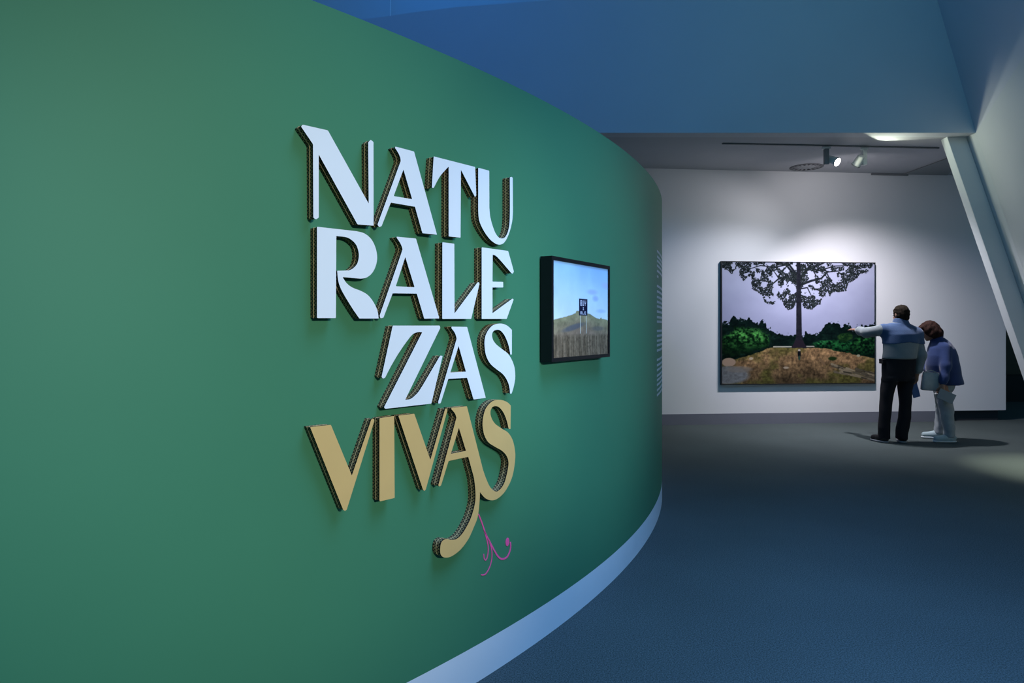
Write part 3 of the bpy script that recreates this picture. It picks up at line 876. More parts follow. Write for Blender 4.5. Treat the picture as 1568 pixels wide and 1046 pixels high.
    P.ell(U(230), V(840), 90 / 1080, 22 / 847, (128, 122, 116), .4, .7)
    P.ell(U(315), V(765), 14 / 1080, 9 / 847, (196, 176, 150), .4)
    P.ell(U(560), V(830), 20 / 1080, 8 / 847, (168, 152, 132), .5)
    P.ell(U(1075), V(748), 12 / 1080, 9 / 847, (170, 165, 140), .5)
    for k in range(46):
        x, y = 880 + rng.random() * 310, 790 + rng.random() * 120
        y = 800 + (x - 880) * .22 + rng.random() * 55
        L = 30 + rng.random() * 70
        s = rng.random()
        P.line([(U(x), V(y)), (U(x + L), V(y + L * .28))], .006 + .006 * rng.random(), .003, np.array((58, 54, 46)) * (1 - s) + np.array((150, 136, 112)) * s, asp)
    P.line([(U(800), V(770)), (U(835), V(815))], .012, .008, (120, 96, 72), asp)
    P.ell(U(890), V(768), 30 / 1080, 14 / 847, (30, 50, 24), .5)
    # small standing figure below the trunk
    P.ell(U(653), V(735), 12 / 1080, 24 / 847, (16, 20, 24), .3)
    P.ell(U(653), V(708), 9 / 1080, 7 / 847, (190, 178, 172), .4)
    P.ell(U(653), V(762), 8 / 1080, 16 / 847, (48, 70, 60), .4)
    return P


def hill_sign():
    w, h = 330, 240
    P = Paint(w, h)
    n2 = fbm(w, h, 20, 121)
    n3 = fbm(w, h, 50, 131, 3)
    t = np.clip(P.v / .6, 0, 1)[..., None]
    P.a[:] = np.array((156, 190, 236)) * (1 - t) + np.array((214, 220, 236)) * t
    P.a += ((fbm(w, h, 4, 141, asp=.8) - .5) * 26)[..., None]
    for x, y, rx, ry, c in ((.69, .29, .09, .028, (168, 176, 222)), (.75, .36, .05, .03, (156, 168, 216)), (.96, .20, .08, .035, (180, 184, 228)), (.86, .50, .08, .02, (170, 186, 226))):
        P.ell(x, y, rx, ry, c, 1.0, .7)
    hl = np.array([(0, .612), (.15, .585), (.3, .555), (.38, .533), (.40, .505), (.43, .505), (.46, .52), (.55, .525), (.65, .54), (.75, .575), (.83, .592), (.86, .57), (.88, .59), (.95, .595), (1, .605)])
    ht = np.interp(P.u[0], hl[:, 0], hl[:, 1])[None, :] + (n3 - .5) * .008
    k = np.clip((P.v - ht) / .2, 0, 1)[..., None]
    c = np.array((138, 128, 94)) * (1 - k) + np.array((132, 108, 88)) * k
    c = c * (.78 + .45 * n2[..., None])
    P.put(P.soft(ht - P.v, .008), c)
    P.put(np.clip(.5 - (np.hypot((P.u - .35) / .18, (P.v - .685 + (P.u - .35) * .2) / .03) - 1) / .6, 0, 1) * .7, (84, 84, 92))
    P.put(np.clip(.5 - (np.hypot((P.u - .80) / .12, (P.v - .70) / .025) - 1) / .6, 0, 1) * .5, (92, 86, 84))
    st = vnoise(w, h, 90, 5, 151)
    m = np.clip((P.v - .74 - .03 * n2) / .04, 0, 1)
    low = np.stack([84 + st * 44, 68 + st * 38, 52 + st * 32], -1) * (.75 + .5 * n3[..., None])
    P.put(m, low)
    rng = np.random.default_rng(9)
    for i in range(70):
        x, y = rng.random(), .74 + rng.random() * .1
        P.line([(x, y), (x + .01 * (rng.random() - .5), min(1, y + .1 + .16 * rng.random()))], .0018, .0015, (140, 118, 92) if rng.random() > .4 else (62, 50, 40), 1.33)
    for x in (.466, .574):
        P.line([(x, .55), (x, .75)], .005, .005, (214, 208, 190), 1.33)
    sq = P.soft(np.maximum(np.maximum(.443 - P.u, P.u - .596), np.maximum(.374 - P.v, P.v - .557)), .005)
    P.put(sq, (26, 28, 48))
    # blurred pale lettering on the board: tall row, small single mark, lower row
    for x0, x1, y0, y1 in ((.466, .474, .39, .45), (.474, .490, .39, .400), (.474, .490, .416, .425), (.474, .490, .440, .45), (.486, .493, .39, .45),
                           (.503, .510, .39, .45), (.510, .527, .440, .45), (.522, .529, .39, .45), (.540, .547, .39, .422), (.562, .569, .39, .422), (.547, .562, .414, .425), (.551, .558, .42, .45),
                           (.512, .529, .466, .473), (.517, .524, .466, .496), (.510, .531, .490, .497),
                           (.466, .473, .512, .545), (.473, .490, .512, .519), (.473, .490, .526, .533), (.486, .493, .512, .545), (.503, .510, .512, .545), (.510, .527, .538, .545),
                           (.540, .547, .512, .545), (.547, .569, .538, .545), (.547, .566, .524, .531), (.547, .569, .512, .519)):
        P.put(P.soft(np.maximum(np.maximum(x0 - P.u, P.u - x1), np.maximum(y0 - P.v, P.v - y1)), .005) * .92, (222, 216, 228))
    return P


def framed(name, loc, rz, wid, hei, depth, bar, recess, paint, gain, frame_mat, label):
    """Box frame: four mitred rails and a back board, print set in behind the rails. Local -y faces the room, y=0 at the wall."""
    root = empty(name, loc, (0, 0, rz))
    tag(root, label, 'picture', None)
    W2, H2 = wid / 2, hei / 2
    o = [(-W2, -H2), (W2, -H2), (W2, H2), (-W2, H2)]
    i = [(-W2 + bar, -H2 + bar), (W2 - bar, -H2 + bar), (W2 - bar, H2 - bar), (-W2 + bar, H2 - bar)]
    for k in range(4):
        j = (k + 1) % 4
        bm = bmesh.new()
        fr = [bm.verts.new((p[0], -depth, p[1])) for p in (o[k], o[j], i[j], i[k])]
        bk = [bm.verts.new((p[0], 0, p[1])) for p in (o[k], o[j], i[j], i[k])]
        bm.faces.new(fr)
        bm.faces.new(bk)
        for q in range(4):
            bm.faces.new((fr[q], fr[(q + 1) % 4], bk[(q + 1) % 4], bk[q]))
        obj_bm('frame_rail', bm, frame_mat, root)
    bm = bmesh.new()
    bm_box(bm, (-W2 + bar, -depth + recess + .002, -H2 + bar), (W2 - bar, -.001, H2 - bar))
    obj_bm('back_board', bm, frame_mat, root)
    pr = print_mesh('print', paint, wid - 2 * bar, hei - 2 * bar, gain, root, M['ink'])
    pr.location = (0, -depth + recess, 0)
    return root


a = math.radians(-32.2)
nrm = Vector((math.cos(a), math.sin(a), 0))
tan = Vector((-math.sin(a), math.cos(a), 0))
FD = 0.062
c = wall_pt(-32.2, (1.8345 + 1.3315) / 2, FD) + tan * .0272 - nrm * FD
framed('framed_photograph', c, math.atan2(tan.y, tan.x), .668, .503, FD, .0185, .006, hill_sign(), GAIN_SMALL, M['black'],
       'black box framed photograph of a roadside sign on a hill, on the green wall')
px = lambda x: (x - 784) / 1045
bl, brr = px(1103.5) * 10.42, px(1343) * 10.58
xc = (bl + brr) / 2
zc = 1.5 + (500 - (400.5 + 589) / 2) * 10.47 / 1045
framed('framed_photograph', back_pt(xc, zc), math.atan2(bdir.y, bdir.x), (brr - bl) / bdir.x, 189 * 10.45 / 1045, .055, .014, .004, big_tree(), GAIN_BIG, M['frame_dark'],
       'very large photograph of a broad tree and bushes on the far white wall')

# ------------------------------------------------------------------ lighting track, spotlights, vent, cable
ty = lambda X: 8.93 + (X - 2.75) * .075
bm = bmesh.new()
for s, e in (((2.75, ty(2.75)), (5.72, ty(5.72))),):
    bm_box(bm, (0, -.016, -.016), (math.hypot(e[0] - s[0], e[1] - s[1]), .016, 0), .003)
o = obj_bm('lighting_track', bm, M['track'])
o.location = (2.75, ty(2.75), HC - .001)
o.rotation_euler = (0, 0, math.atan(.075))
tag(o, 'long thin grey lighting track along the far room ceiling', 'track')


def spotlight(X, aim, label, lit, box):
    Y = ty(X)
    root = empty('spotlight', (X, Y, HC - .022))
    tag(root, label, 'spotlight', 'ceiling spotlights')
    bm = bmesh.new()
    bm_box(bm, (-.05, -.017, -.03), (.05, .017, 0), .004)
    obj_bm('track_adapter', bm, M['lamp_white'], root)
    bm = bmesh.new()
    bm_box(bm, (-.028, -.03, -.235), (.028, .03, -.028), .006)
    obj_bm('driver_box', bm, box, root)
    d = Vector(aim).normalized()
    side = Vector((1 if d.x > 0 else -1, 0, 0)) * .085
    hc = Vector((0, 0, -.185)) + side + Vector((0, -.02, 0))
    bm = bmesh.new()
    bm_cyl(bm, Vector((0, 0, -.185)) + side * .3, hc, .012, seg=12)
    obj_bm('hinge_arm', bm, M['lamp_grey'], root)
    bm = bmesh.new()
    bm_cyl(bm, hc - d * .07, hc + d * .055, .046, .056, 28)
    bm_cyl(bm, hc - d * .085, hc - d * .07, .030, .044, 28)
    head = obj_bm('lamp_head', bm, M['lamp_white'], root)
    bm = bmesh.new()
    bm_cyl(bm, hc + d * .054, hc + d * .066, .060, .060, 28)
    obj_bm('front_ring', bm, M['lamp_grey'], head)
    bm = bmesh.new()
    bm_cyl(bm, hc + d * .0655, hc + d * .068, .052, .052, 28)
    obj_bm('lens', bm, M['lens'] if lit else M['lamp_grey'], head)
    return Vector((X, Y, HC - .022)) + hc + d * .10, d


p1, d1 = spotlight(4.16, (.46, -.74, -.52), 'left spotlight whose glowing lens faces the room', True, M['lamp_grey'])
lamp('ceiling_patch_light', 'SPOT', (4.74, 8.93, 3.765), (5.05, 7.9, 3.42), 13, (0.92, 1, 0.8), spot_size=math.radians(128), spot_blend=.10, shadow_soft_size=.015)  # no fixture here, added to throw the bright patch on the ceiling
lamp('lens_glow_light', 'SPOT', p1, p1 + Vector((.8, -.5, -.45)), 20, (0.95, 1, 0.8), spot_size=math.radians(118), spot_blend=.5, shadow_soft_size=.04)
lamp('floor_pool_light', 'SPOT', p1 + Vector((0, 0, -.02)), (6.0, 6.9, 0), 1344.0, (1, 0.99, 0.76), spot_size=math.radians(34), spot_blend=1.0, shadow_soft_size=.05)
p2, d2 = spotlight(4.68, (-.25, .62, -.74), 'right spotlight with white cylindrical head turned to the big photograph', True, M['lamp_white'])
lamp('picture_spot_light', 'SPOT', p1 + Vector((-.22, .16, 0)), (3.2, 9.9, .2), 210, (0.9, 0.92, 1), spot_size=math.radians(112), spot_blend=1.0, shadow_soft_size=.04)
lamp('picture_fill_light', 'SPOT', p2, (5.5, 10.0, .6), 435, (0.97, 0.93, 1), spot_size=math.radians(112), spot_blend=1.0, shadow_soft_size=.04)
lamp('added_fill_left_light', 'SPOT', p1 + Vector((-.22, .16, 0)), (2.4, 10.2, 1.6), 20, (.95, .95, 1), spot_size=math.radians(135), spot_blend=.6, shadow_soft_size=.05)  # added fill without a fixture, lifts the left of the far wall
lamp('added_fill_light', 'SPOT', p2, (5.0, 10.4, 2.2), 26, (0.98, 0.95, 1), spot_size=math.radians(172), spot_blend=.6, shadow_soft_size=.05)  # extra fill added at the right head to brighten the far wall

vx, vy = 4.43, 10.27
root = empty('ceiling_vent', (vx, vy, HC))
tag(root, 'round slotted air vent in the far room ceiling', 'vent')
bm = bmesh.new()
bm_lathe(bm, [(.24, 0), (.24, -.006), (.215, -.010), (.200, -.008), (.200, 0)])
obj_bm('rim', bm, M['rim'], root, True)
bm = bmesh.new()
bm_cyl(bm, (0, 0, -.003), (0, 0, -.0005), .201, seg=40)
obj_bm('cavity', bm, M['vent_dark'], root)
bm = bmesh.new()
bm_lathe(bm, [(.001, -.006), (.120, -.006), (.124, -.003)])
obj_bm('centre_plate', bm, M['vent'], root, True)
for k in range(16):
    t = 2 * math.pi * k / 16
    bm = bmesh.new()
    bm_box(bm, (.122, -.013, -.006), (.202, .013, -.0025))
    o = obj_bm('vane', bm, M['vent'], root)
    o.rotation_euler = (0, 0, t)

cx = px(598) * 9.6
bm = bmesh.new()
bm_cyl(bm, (0, 0, 0), (0, 0, 3.3), .006, seg=8)
o = obj_bm('hanging_cable', bm, M['cable'])
o.location = (cx, 9.6, HC + .15)
tag(o, 'thin steel cable hanging in front of the bright blue upper wall', 'cable')

# ------------------------------------------------------------------ people (blended volumes turned into one surface each)
class Field:
    def __init__(self, lo, hi, vox):
        self.lo, self.vox = np.array(lo, float), vox
        self.n = tuple(int(math.ceil((hi[i] - lo[i]) / vox)) + 1 for i in range(3))
        self.f = np.full(self.n, 1.0, np.float32)
        self.ax = [lo[i] + np.arange(self.n[i]) * vox for i in range(3)]

    def _win(self, lo, hi):
        s = []
        for i in range(3):
            a = max(0, int((lo[i] - self.lo[i]) / self.vox) - 1)
            b = min(self.n[i], int((hi[i] - self.lo[i]) / self.vox) + 3)
            if b <= a:
                return None
            s.append(slice(a, b))
        g = np.meshgrid(*[self.ax[i][s[i]].astype(np.float32) for i in range(3)], indexing='ij')
        return tuple(s), g

    def _merge(self, s, d, k):
        a = self.f[s]
        if k > 0:
            h = np.clip(.5 + .5 * (a - d) / k, 0, 1)
            self.f[s] = a * (1 - h) + d * h - k * h * (1 - h)
        else:
            self.f[s] = np.minimum(a, d)

    def cap(self, a, b, ra, rb, k=.02):
        a, b = np.array(a, float), np.array(b, float)
        m = max(ra, rb) + k + .05
        w = self._win(np.minimum(a, b) - m, np.maximum(a, b) + m)
        if w is None:
            return
        s, (x, y, z) = w
        d = b - a
        t = np.clip(((x - a[0]) * d[0] + (y - a[1]) * d[1] + (z - a[2]) * d[2]) / max(1e-9, d @ d), 0, 1)
        q = np.sqrt((x - a[0] - t * d[0]) ** 2 + (y - a[1] - t * d[1]) ** 2 + (z - a[2] - t * d[2]) ** 2) - (ra + (rb - ra) * t)
        self._merge(s, q, k)

    def chain(self, pts, k=.02):
        for (a, ra), (b, rb) in zip(pts[:-1], pts[1:]):
            self.cap(a, b, ra, rb, k)

    def ell(self, c, r, k=.02, rot=None, cut=False):
        c, r = np.array(c, float), np.array(r, float)
        m = r.max() + k + .05
        w = self._win(c - m, c + m)
        s, (x, y, z) = w
        p = np.stack([x - c[0], y - c[1], z - c[2]], -1)
        if rot is not None:
            p = p @ np.array(rot.to_3x3(), np.float32)
        k0 = np.sqrt(((p / r) ** 2).sum(-1))
        k1 = np.sqrt(((p / r ** 2) ** 2).sum(-1)) + 1e-9
        d = k0 * (k0 - 1) / k1
        if cut:
            self.f[s] = np.maximum(self.f[s], -d)
        else:
            self._merge(s, d, k)

    def stack(self, lev, k=.02):
        """Elliptic column with flat ends; lev rows: (z, cx, cy, rx, ry) from low to high."""
        L = np.array(lev, float)
        mx = L[:, 3:].max() + .08
        w = self._win((L[:, 1].min() - mx, L[:, 2].min() - mx, L[0, 0] - .06), (L[:, 1].max() + mx, L[:, 2].max() + mx, L[-1, 0] + .06))
        s, (x, y, z) = w
        zz = self.ax[2][s[2]]
        cx, cy, rx, ry = (np.interp(zz, L[:, 0], L[:, i])[None, None, :] for i in (1, 2, 3, 4))
        q = np.sqrt(((x - cx) / rx) ** 2 + ((y - cy) / ry) ** 2)
        d = (q - 1) * np.minimum(rx, ry)
        d = np.maximum(d, np.maximum(L[0, 0] - z, z - L[-1, 0]))
        self._merge(s, d.astype(np.float32), k)

    def clip(self, fn):
        g = np.meshgrid(*[a.astype(np.float32) for a in self.ax], indexing='ij')
        self.f = np.maximum(self.f, fn(*g)).astype(np.float32)

    def wrinkle(self, amp, freq, seed):
        g = np.meshgrid(*[a.astype(np.float32) for a in self.ax], indexing='ij')
        r = np.random.default_rng(seed)
        for i in range(5):
            v = r.normal(size=3) * freq
            self.f += (amp * np.sin(g[0] * v[0] + g[1] * v[1] + g[2] * v[2] + r.random() * 6)).astype(np.float32)

    def mesh(self, name, material, parent, relax=2):
        F = self.f
        S = F < 0
        nx, ny, nz = F.shape
        cnt = np.zeros((nx - 1, ny - 1, nz - 1), np.int8)
        for dx in (0, 1):
            for dy in (0, 1):
                for dz in (0, 1):
                    cnt += S[dx:nx - 1 + dx, dy:ny - 1 + dy, dz:nz - 1 + dz]
        act = (cnt > 0) & (cnt < 8)
        I = np.full(act.shape, -1, np.int64)
        ci = np.argwhere(act)
        I[act] = np.arange(len(ci))
        acc = np.zeros((len(ci), 3))
        num = np.zeros(len(ci))
        cor = [(a, b, c) for a in (0, 1) for b in (0, 1) for c in (0, 1)]
        for p in cor:
            for axis in range(3):
                if p[axis]:
                    continue
                q = list(p)
                q[axis] = 1
                fa = F[ci[:, 0] + p[0], ci[:, 1] + p[1], ci[:, 2] + p[2]]
                fb = F[ci[:, 0] + q[0], ci[:, 1] + q[1], ci[:, 2] + q[2]]
                m = (fa < 0) != (fb < 0)
                t = fa[m] / (fa[m] - fb[m])
                pos = np.tile(np.array(p, float), (m.sum(), 1))
                pos[:, axis] = t
                acc[m] += pos
                num[m] += 1
        V = (ci + acc / num[:, None]) * self.vox + self.lo
        quads = []
        for axis in range(3):
            sl0 = [slice(1, -1)] * 3
            sl0[axis] = slice(0, -1)
            sl1 = [slice(1, -1)] * 3
            sl1[axis] = slice(1, None)
            a, b = S[tuple(sl0)], S[tuple(sl1)]
            e = np.argwhere(a != b)
            flip = a[tuple(e.T)]
            off = [1, 1, 1]
            off[axis] = 0
            e = e + off
            u, v = [(1, 2), (2, 0), (0, 1)][axis]
            def at(du, dv):
                c = e.copy()
                c[:, u] -= du
                c[:, v] -= dv
                return I[tuple(c.T)]
            Q = np.stack([at(1, 1), at(0, 1), at(0, 0), at(1, 0)], 1)
            Q[~flip] = Q[~flip][:, ::-1]
            quads.append(Q)
        Q = np.concatenate(quads)
        for _ in range(relax):
            sm = np.zeros_like(V)
            c = np.zeros(len(V))
            for i in range(4):
                j = (i + 1) % 4
                np.add.at(sm, Q[:, i], V[Q[:, j]])
                np.add.at(c, Q[:, i], 1)
                np.add.at(sm, Q[:, j], V[Q[:, i]])
                np.add.at(c, Q[:, j], 1)
            V = V * .5 + sm / np.maximum(c, 1)[:, None] * .5
        me = bpy.data.meshes.new(name)
        me.vertices.add(len(V))
        me.vertices.foreach_set('co', V.astype(np.float32).ravel())
        me.loops.add(Q.size)
        me.loops.foreach_set('vertex_index', Q.astype(np.int32).ravel())
        me.polygons.add(len(Q))
        me.polygons.foreach_set('loop_start', np.arange(0, Q.size, 4, dtype=np.int32))
        me.update(calc_edges=True)
        return link(name, me, material, parent, True)


def hand(F, wrist, fdir, palm, thumb, s=1.0, curl=.5):
    """Palm and five bent fingers; fdir finger direction, palm = palm normal, thumb = side of the thumb."""
    w, f, p, t = Vector(wrist), Vector(fdir).normalized(), Vector(palm).normalized(), Vector(thumb).normalized()
    base = w + f * .085 * s
    for i in (-1, -.33, .33, 1):
        F.cap(w, base + t * .030 * i * s, .021 * s, .0125 * s, .010)
    for i, L in ((1, .070), (.36, .080), (-.30, .074), (-.95, .058)):
        a = base + t * .031 * i * s
        d1 = (f + p * curl * .6).normalized()
        d2 = (f + p * curl * 1.7).normalized()
        d3 = (f + p * curl * 3.0).normalized()
        b = a + d1 * L * .48 * s
        c = b + d2 * L * .32 * s
        e = c + d3 * L * .26 * s
        F.chain([(a, .0100 * s), (b, .0092 * s), (c, .0085 * s), (e, .0072 * s)], .003)
    a = w + f * .022 * s + t * .024 * s
    b = a + (f * .7 + t * .75 + p * .25).normalized() * .042 * s
    c = b + (f * 1.0 + t * .25 + p * .35).normalized() * .034 * s
    F.chain([(a, .0145 * s), (b, .0115 * s), (c, .0088 * s)], .006)


M['skin'] = mat('skin', (0.30, 0.16, 0.11, 1), 0.55, noise=(25, 0.06), spec=0.3)
M['hair_dark'] = mat('dark_hair', (0.014, 0.010, 0.006, 1), 0.85, noise=(60, 0.35), bump=(120, 0.5), spec=0.1)
M['hair_brown'] = mat('brown_hair', (0.028, 0.012, 0.009, 1), 0.8, noise=(60, 0.35), bump=(120, 0.5), spec=0.12)
M['shirt_pale'] = mat('pale_shirt_cloth', (0.175, 0.20, 0.215, 1), 0.85, noise=(14, 0.06), bump=(60, 0.15), sheen=.2)
M['shirt_blue'] = mat('blue_yoke_cloth', (0.036, 0.076, 0.172, 1), 0.85, noise=(14, 0.06), bump=(60, 0.15), sheen=.2)
M['trousers_black'] = mat('black_trouser_cloth', (0.008, 0.008, 0.011, 1), 0.9, noise=(20, 0.1))
M['shoe_black'] = mat('black_shoe_leather', (0.008, 0.008, 0.009, 1), 0.5, noise=(20, 0.1))
M['sole_grey'] = mat('grey_rubber_sole', (0.22, 0.23, 0.25, 1), 0.8, noise=(20, 0.05))
M['jacket_blue'] = mat('blue_jacket_cloth', (0.011, 0.030, 0.112, 1), 0.85, noise=(12, 0.08), bump=(50, 0.15), sheen=.2)
M['trousers_pale'] = mat('pale_grey_trouser_cloth', (0.29, 0.32, 0.34, 1), 0.9, noise=(16, 0.06), bump=(60, 0.1))
M['shoe_pale'] = mat('pale_shoe_canvas', (0.34, 0.43, 0.46, 1), 0.7, noise=(20, 0.05))
M['sole_white'] = mat('white_rubber_sole', (0.55, 0.60, 0.63, 1), 0.7, noise=(20, 0.03))
M['bag'] = mat('grey_bag_canvas', (0.42, 0.40, 0.38, 1), 0.85, noise=(20, 0.08))
M['paper_grey'] = mat('grey_leaflet', (0.20, 0.235, 0.27, 1), 0.8, noise=(8, 0.04))
M['paper_blue'] = mat('blue_brochure', (0.055, 0.12, 0.33, 1), 0.6, noise=(8, 0.06))
M['eye'] = mat('eye_white', (0.6, 0.6, 0.6, 1), 0.3, noise=(20, 0.02))


def head(F, c, fwd, up, s=1.0):
    """Skull, jaw, nose, brow, lips and ears around c (middle of the head)."""
    c, f, u = Vector(c), Vector(fwd).normalized(), Vector(up).normalized()
    r = f.cross(u).normalized()
    R = Matrix((r, f, u)).transposed()
    at = lambda x, y, z: c + (r * x + f * y + u * z) * s
    F.ell(at(0, -.012, .035), np.array((.075, .095, .088)) * s, .01, R)
    F.ell(at(0, .022, -.045), np.array((.056, .070, .072)) * s, .03, R)
    F.cap(at(0, .050, -.095), at(0, .070, -.098), .020 * s, .016 * s, .02)
    F.cap(at(0, .086, .010), at(0, .106, -.028), .008 * s, .013 * s, .008)
    F.cap(at(-.030, .082, .026), at(.030, .082, .026), .010 * s, .010 * s, .01)
    F.cap(at(-.020, .087, -.056), at(.020, .087, -.056), .007 * s, .007 * s, .006)
    for q in (-1, 1):
        F.ell(at(.077 * q, -.012, -.005), np.array((.010, .020, .034)) * s, .006, R)
        F.ell(at(.033 * q, .090, .006), np.array((.015, .012, .010)) * s, 0, R, cut=True)
    return at, R


def eyes(at, s, parent):
    for q in (-1, 1):
        bm = bmesh.new()
        bmesh.ops.create_uvsphere(bm, u_segments=12, v_segments=8, radius=.0115 * s)
        bmesh.ops.translate(bm, verts=bm.verts, vec=at(.033 * q, .080, .006))
        obj_bm('eye', bm, M['eye'], parent, True)


def shoe(heel, toe, material, sole, parent, w=.044, s=1.0):
    h, t = Vector(heel), Vector(toe)
    d = (t - h).normalized()
    lo = np.minimum(h, t) - .12
    hi = np.maximum(h, t) + .12
    F = Field((lo[0], lo[1], -.02), (hi[0], hi[1], .16), .007)
    z = lambda p, q: Vector((p.x, p.y, q))
    m = h.lerp(t, .45)
    F.chain([(z(h + d * .04, .055), .044), (z(m, .052), .044), (z(t - d * .05, .045), .038)], .02)
    F.cap(z(h + d * .05, .06), z(h + d * .06, .10), .040, .038, .03)
    F.clip(lambda x, y, zz: .022 - zz)
    shoe_o = F.mesh('shoe', material, parent, 1)
    F = Field((lo[0], lo[1], -.03), (hi[0], hi[1], .06), .007)
    F.chain([(z(h + d * .042, .02), .047), (z(m, .02), .046), (z(t - d * .048, .02), .042)], .02)
    F.clip(lambda x, y, zz: np.maximum(zz - .026, .0035 - zz))
    F.mesh('sole', sole, shoe_o, 0)
    return shoe_o


# ---- man, seen from behind, pointing at the picture with his left arm
MAN = (4.938, 8.82)
man = empty('person', (MAN[0], MAN[1], 0))
tag(man, 'dark haired person in blue and pale shirt and black trousers pointing at the picture', 'person', 'visitors at the big photograph')
Ls, Le, Lw = (-.120, .03, 1.460), (-.222, .255, 1.420), (-.235, .480, 1.450)
Rs, Re, Rw = (.292, .03, 1.395), (.340, -.01, 1.130), (.325, .05, .885)
Fb = Field((-.55, -.28, -.02), (.56, .74, 1.83), .0065)
at, HR = head(Fb, (.115, .065, 1.648), (-.22, 1, -.06), (.06, .05, 1), 1.0)
Fb.chain([((.090, .02, 1.47), .062), ((.108, .045, 1.58), .054)], .03)
Fb.stack([(.80, .058, .0, .150, .10), (1.0, .06, .0, .165, .105), (1.15, .07, .0, .155, .10), (1.35, .085, .01, .17, .105), (1.44, .085, .02, .15, .08)], .04)
Fb.chain([((.085, .02, 1.43), .06), (Ls, .055), (Le, .042), (Lw, .028)], .02)
Fb.chain([((.085, .02, 1.42), .06), (Rs, .055), (Re, .042), (Rw, .028)], .02)
LL = [((-.035, 0, .88), .085), ((-.100, .0, .50), .054), ((-.127, .0, .10), .038)]
RL = [((.145, 0, .88), .085), ((.141, .0, .50), .054), ((.097, .0, .10), .038)]
Fb.chain(LL, .03)
Fb.chain(RL, .03)
Fb.chain([((-.127, .0, .07), .034), ((-.155, .11, .055), .026)], .02)
Fb.chain([((.097, .0, .07), .034), ((.135, .10, .055), .026)], .02)
hand(Fb, Lw, (-.22, 1, .08), (0, .0, -1), (1, .3, 0), 1.0, .18)
hand(Fb, Rw, (-.12, .05, -1), (-1, .1, 0), (0, 1, -.1), 1.0, .55)
body = Fb.mesh('body', M['skin'], man, 1)
eyes(at, 1.0, body)

F = Field((-.1, -.16, 1.45), (.32, .28, 1.85), .0065)
F.ell(at(0, -.018, .040), (.087, .104, .097), .0, HR)
F.ell(at(0, -.055, -.020), (.076, .062, .085), .03, HR)
for q in (-1, 1):
    F.cap(at(.076 * q, .012, .02), at(.078 * q, .010, -.022), .012, .009, .02)
f3 = HR.to_3x3().col[1].normalized()
u3 = HR.to_3x3().col[2].normalized()
hc = at(0, 0, 0)
F.clip(lambda x, y, z: ((x - hc.x) * f3.x + (y - hc.y) * f3.y + (z - hc.z) * f3.z) - .055 - .6 * np.maximum(0, ((x - hc.x) * u3.x + (y - hc.y) * u3.y + (z - hc.z) * u3.z) - .06))
F.wrinkle(.0012, 90, 4)
F.mesh('hair', M['hair_dark'], man, 1)


def man_shirt(grow, vox=.0085):
    F = Field((-.48, -.30, .80), (.58, .62, 1.68), vox)
    g = grow
    F.stack([(1.065, .060, .0, .205 + g, .140 + g), (1.10, .062, -.005, .214 + g, .150 + g), (1.16, .070, -.005, .212 + g, .150 + g), (1.28, .083, .0, .215 + g, .150 + g),
             (1.40, .092, .01, .215 + g, .140 + g), (1.455, .09, .02, .195 + g, .118 + g), (1.505, .090, .028, .150 + g, .088 + g), (1.545, .096, .034, .095 + g, .074 + g)], .03)
    F.chain([((.0, .03, 1.445), .075 + g), (Ls, .074 + g)], .06)
    F.chain([((.20, .03, 1.41), .085 + g), (Rs, .080 + g)], .06)
    return F


F = man_shirt(0)
F.chain([(Ls, .072), (Le, .060), ((-.232, .40, 1.440), .056), ((-.235, .455, 1.448), .042)], .03)
F.chain([(Rs, .078), (Re, .064), ((.330, .03, .940), .050), ((.327, .045, .910), .045)], .03)
F.wrinkle(.0022, 20, 1)
F.clip(lambda x, y, z: np.maximum(1.082 - z - 10 * np.maximum(0, x - .265), .885 - z))
shirt = F.mesh('shirt', M['shirt_pale'], man, 2)
F = man_shirt(.007)
F.chain([(Rs, .086), ((.318, .01, 1.27), .080)], .03)
F.wrinkle(.0022, 20, 1)
F.clip(lambda x, y, z: np.maximum(1.283 + .012 * np.sin(x * 14) - z, np.maximum(-.172 - x + np.maximum(0, y - .06) * .5, z - 1.545)))
F.mesh('yoke', M['shirt_blue'], shirt, 2)
F = Field((-.07, -.1, 1.44), (.28, .22, 1.70), .0065)
F.stack([(1.500, .105, .030, .122, .098), (1.55, .105, .034, .100, .088), (1.605, .106, .044, .084, .080)], 0)
F.clip(lambda x, y, z: np.maximum(-(np.sqrt(((x - .108) / .066) ** 2 + ((y - .046) / .062) ** 2) - 1) * .06, (y - .07) * .7 + (z - 1.585) + .18 * (x - .08)))
F.mesh('collar', M['shirt_blue'], shirt, 2)

F = Field((-.26, -.26, .02), (.36, .26, 1.12), .0085)
F.stack([(.80, .045, .0, .205, .135), (.92, .055, .0, .210, .142), (1.10, .060, .0, .207, .140)], .02)
F.stack([(.045, -.122, .01, .068, .085), (.11, -.126, .005, .066, .080), (.19, -.129, .0, .070, .078), (.32, -.124, .0, .070, .078), (.49, -.109, .0, .072, .082), (.66, -.094, .0, .076, .092), (.80, -.060, .0, .094, .115), (.84, -.05, 0, .10, .12)], .02)
F.stack([(.045, .097, .01, .066, .085), (.11, .097, .005, .066, .080), (.19, .107, .0, .076, .080), (.32, .130, .0, .073, .078), (.49, .141, .0, .071, .082), (.66, .142, .0, .078, .092), (.80, .150, .0, .094, .115), (.84, .15, 0, .10, .12)], .02)
F.wrinkle(.0014, 26, 2)
F.mesh('trousers', M['trousers_black'], man, 2)
shoe((-.118, -.06, 0), (-.205, .19, 0), M['shoe_black'], M['sole_grey'], man)
shoe((.092, -.06, 0), (.165, .19, 0), M['shoe_black'], M['sole_grey'], man)

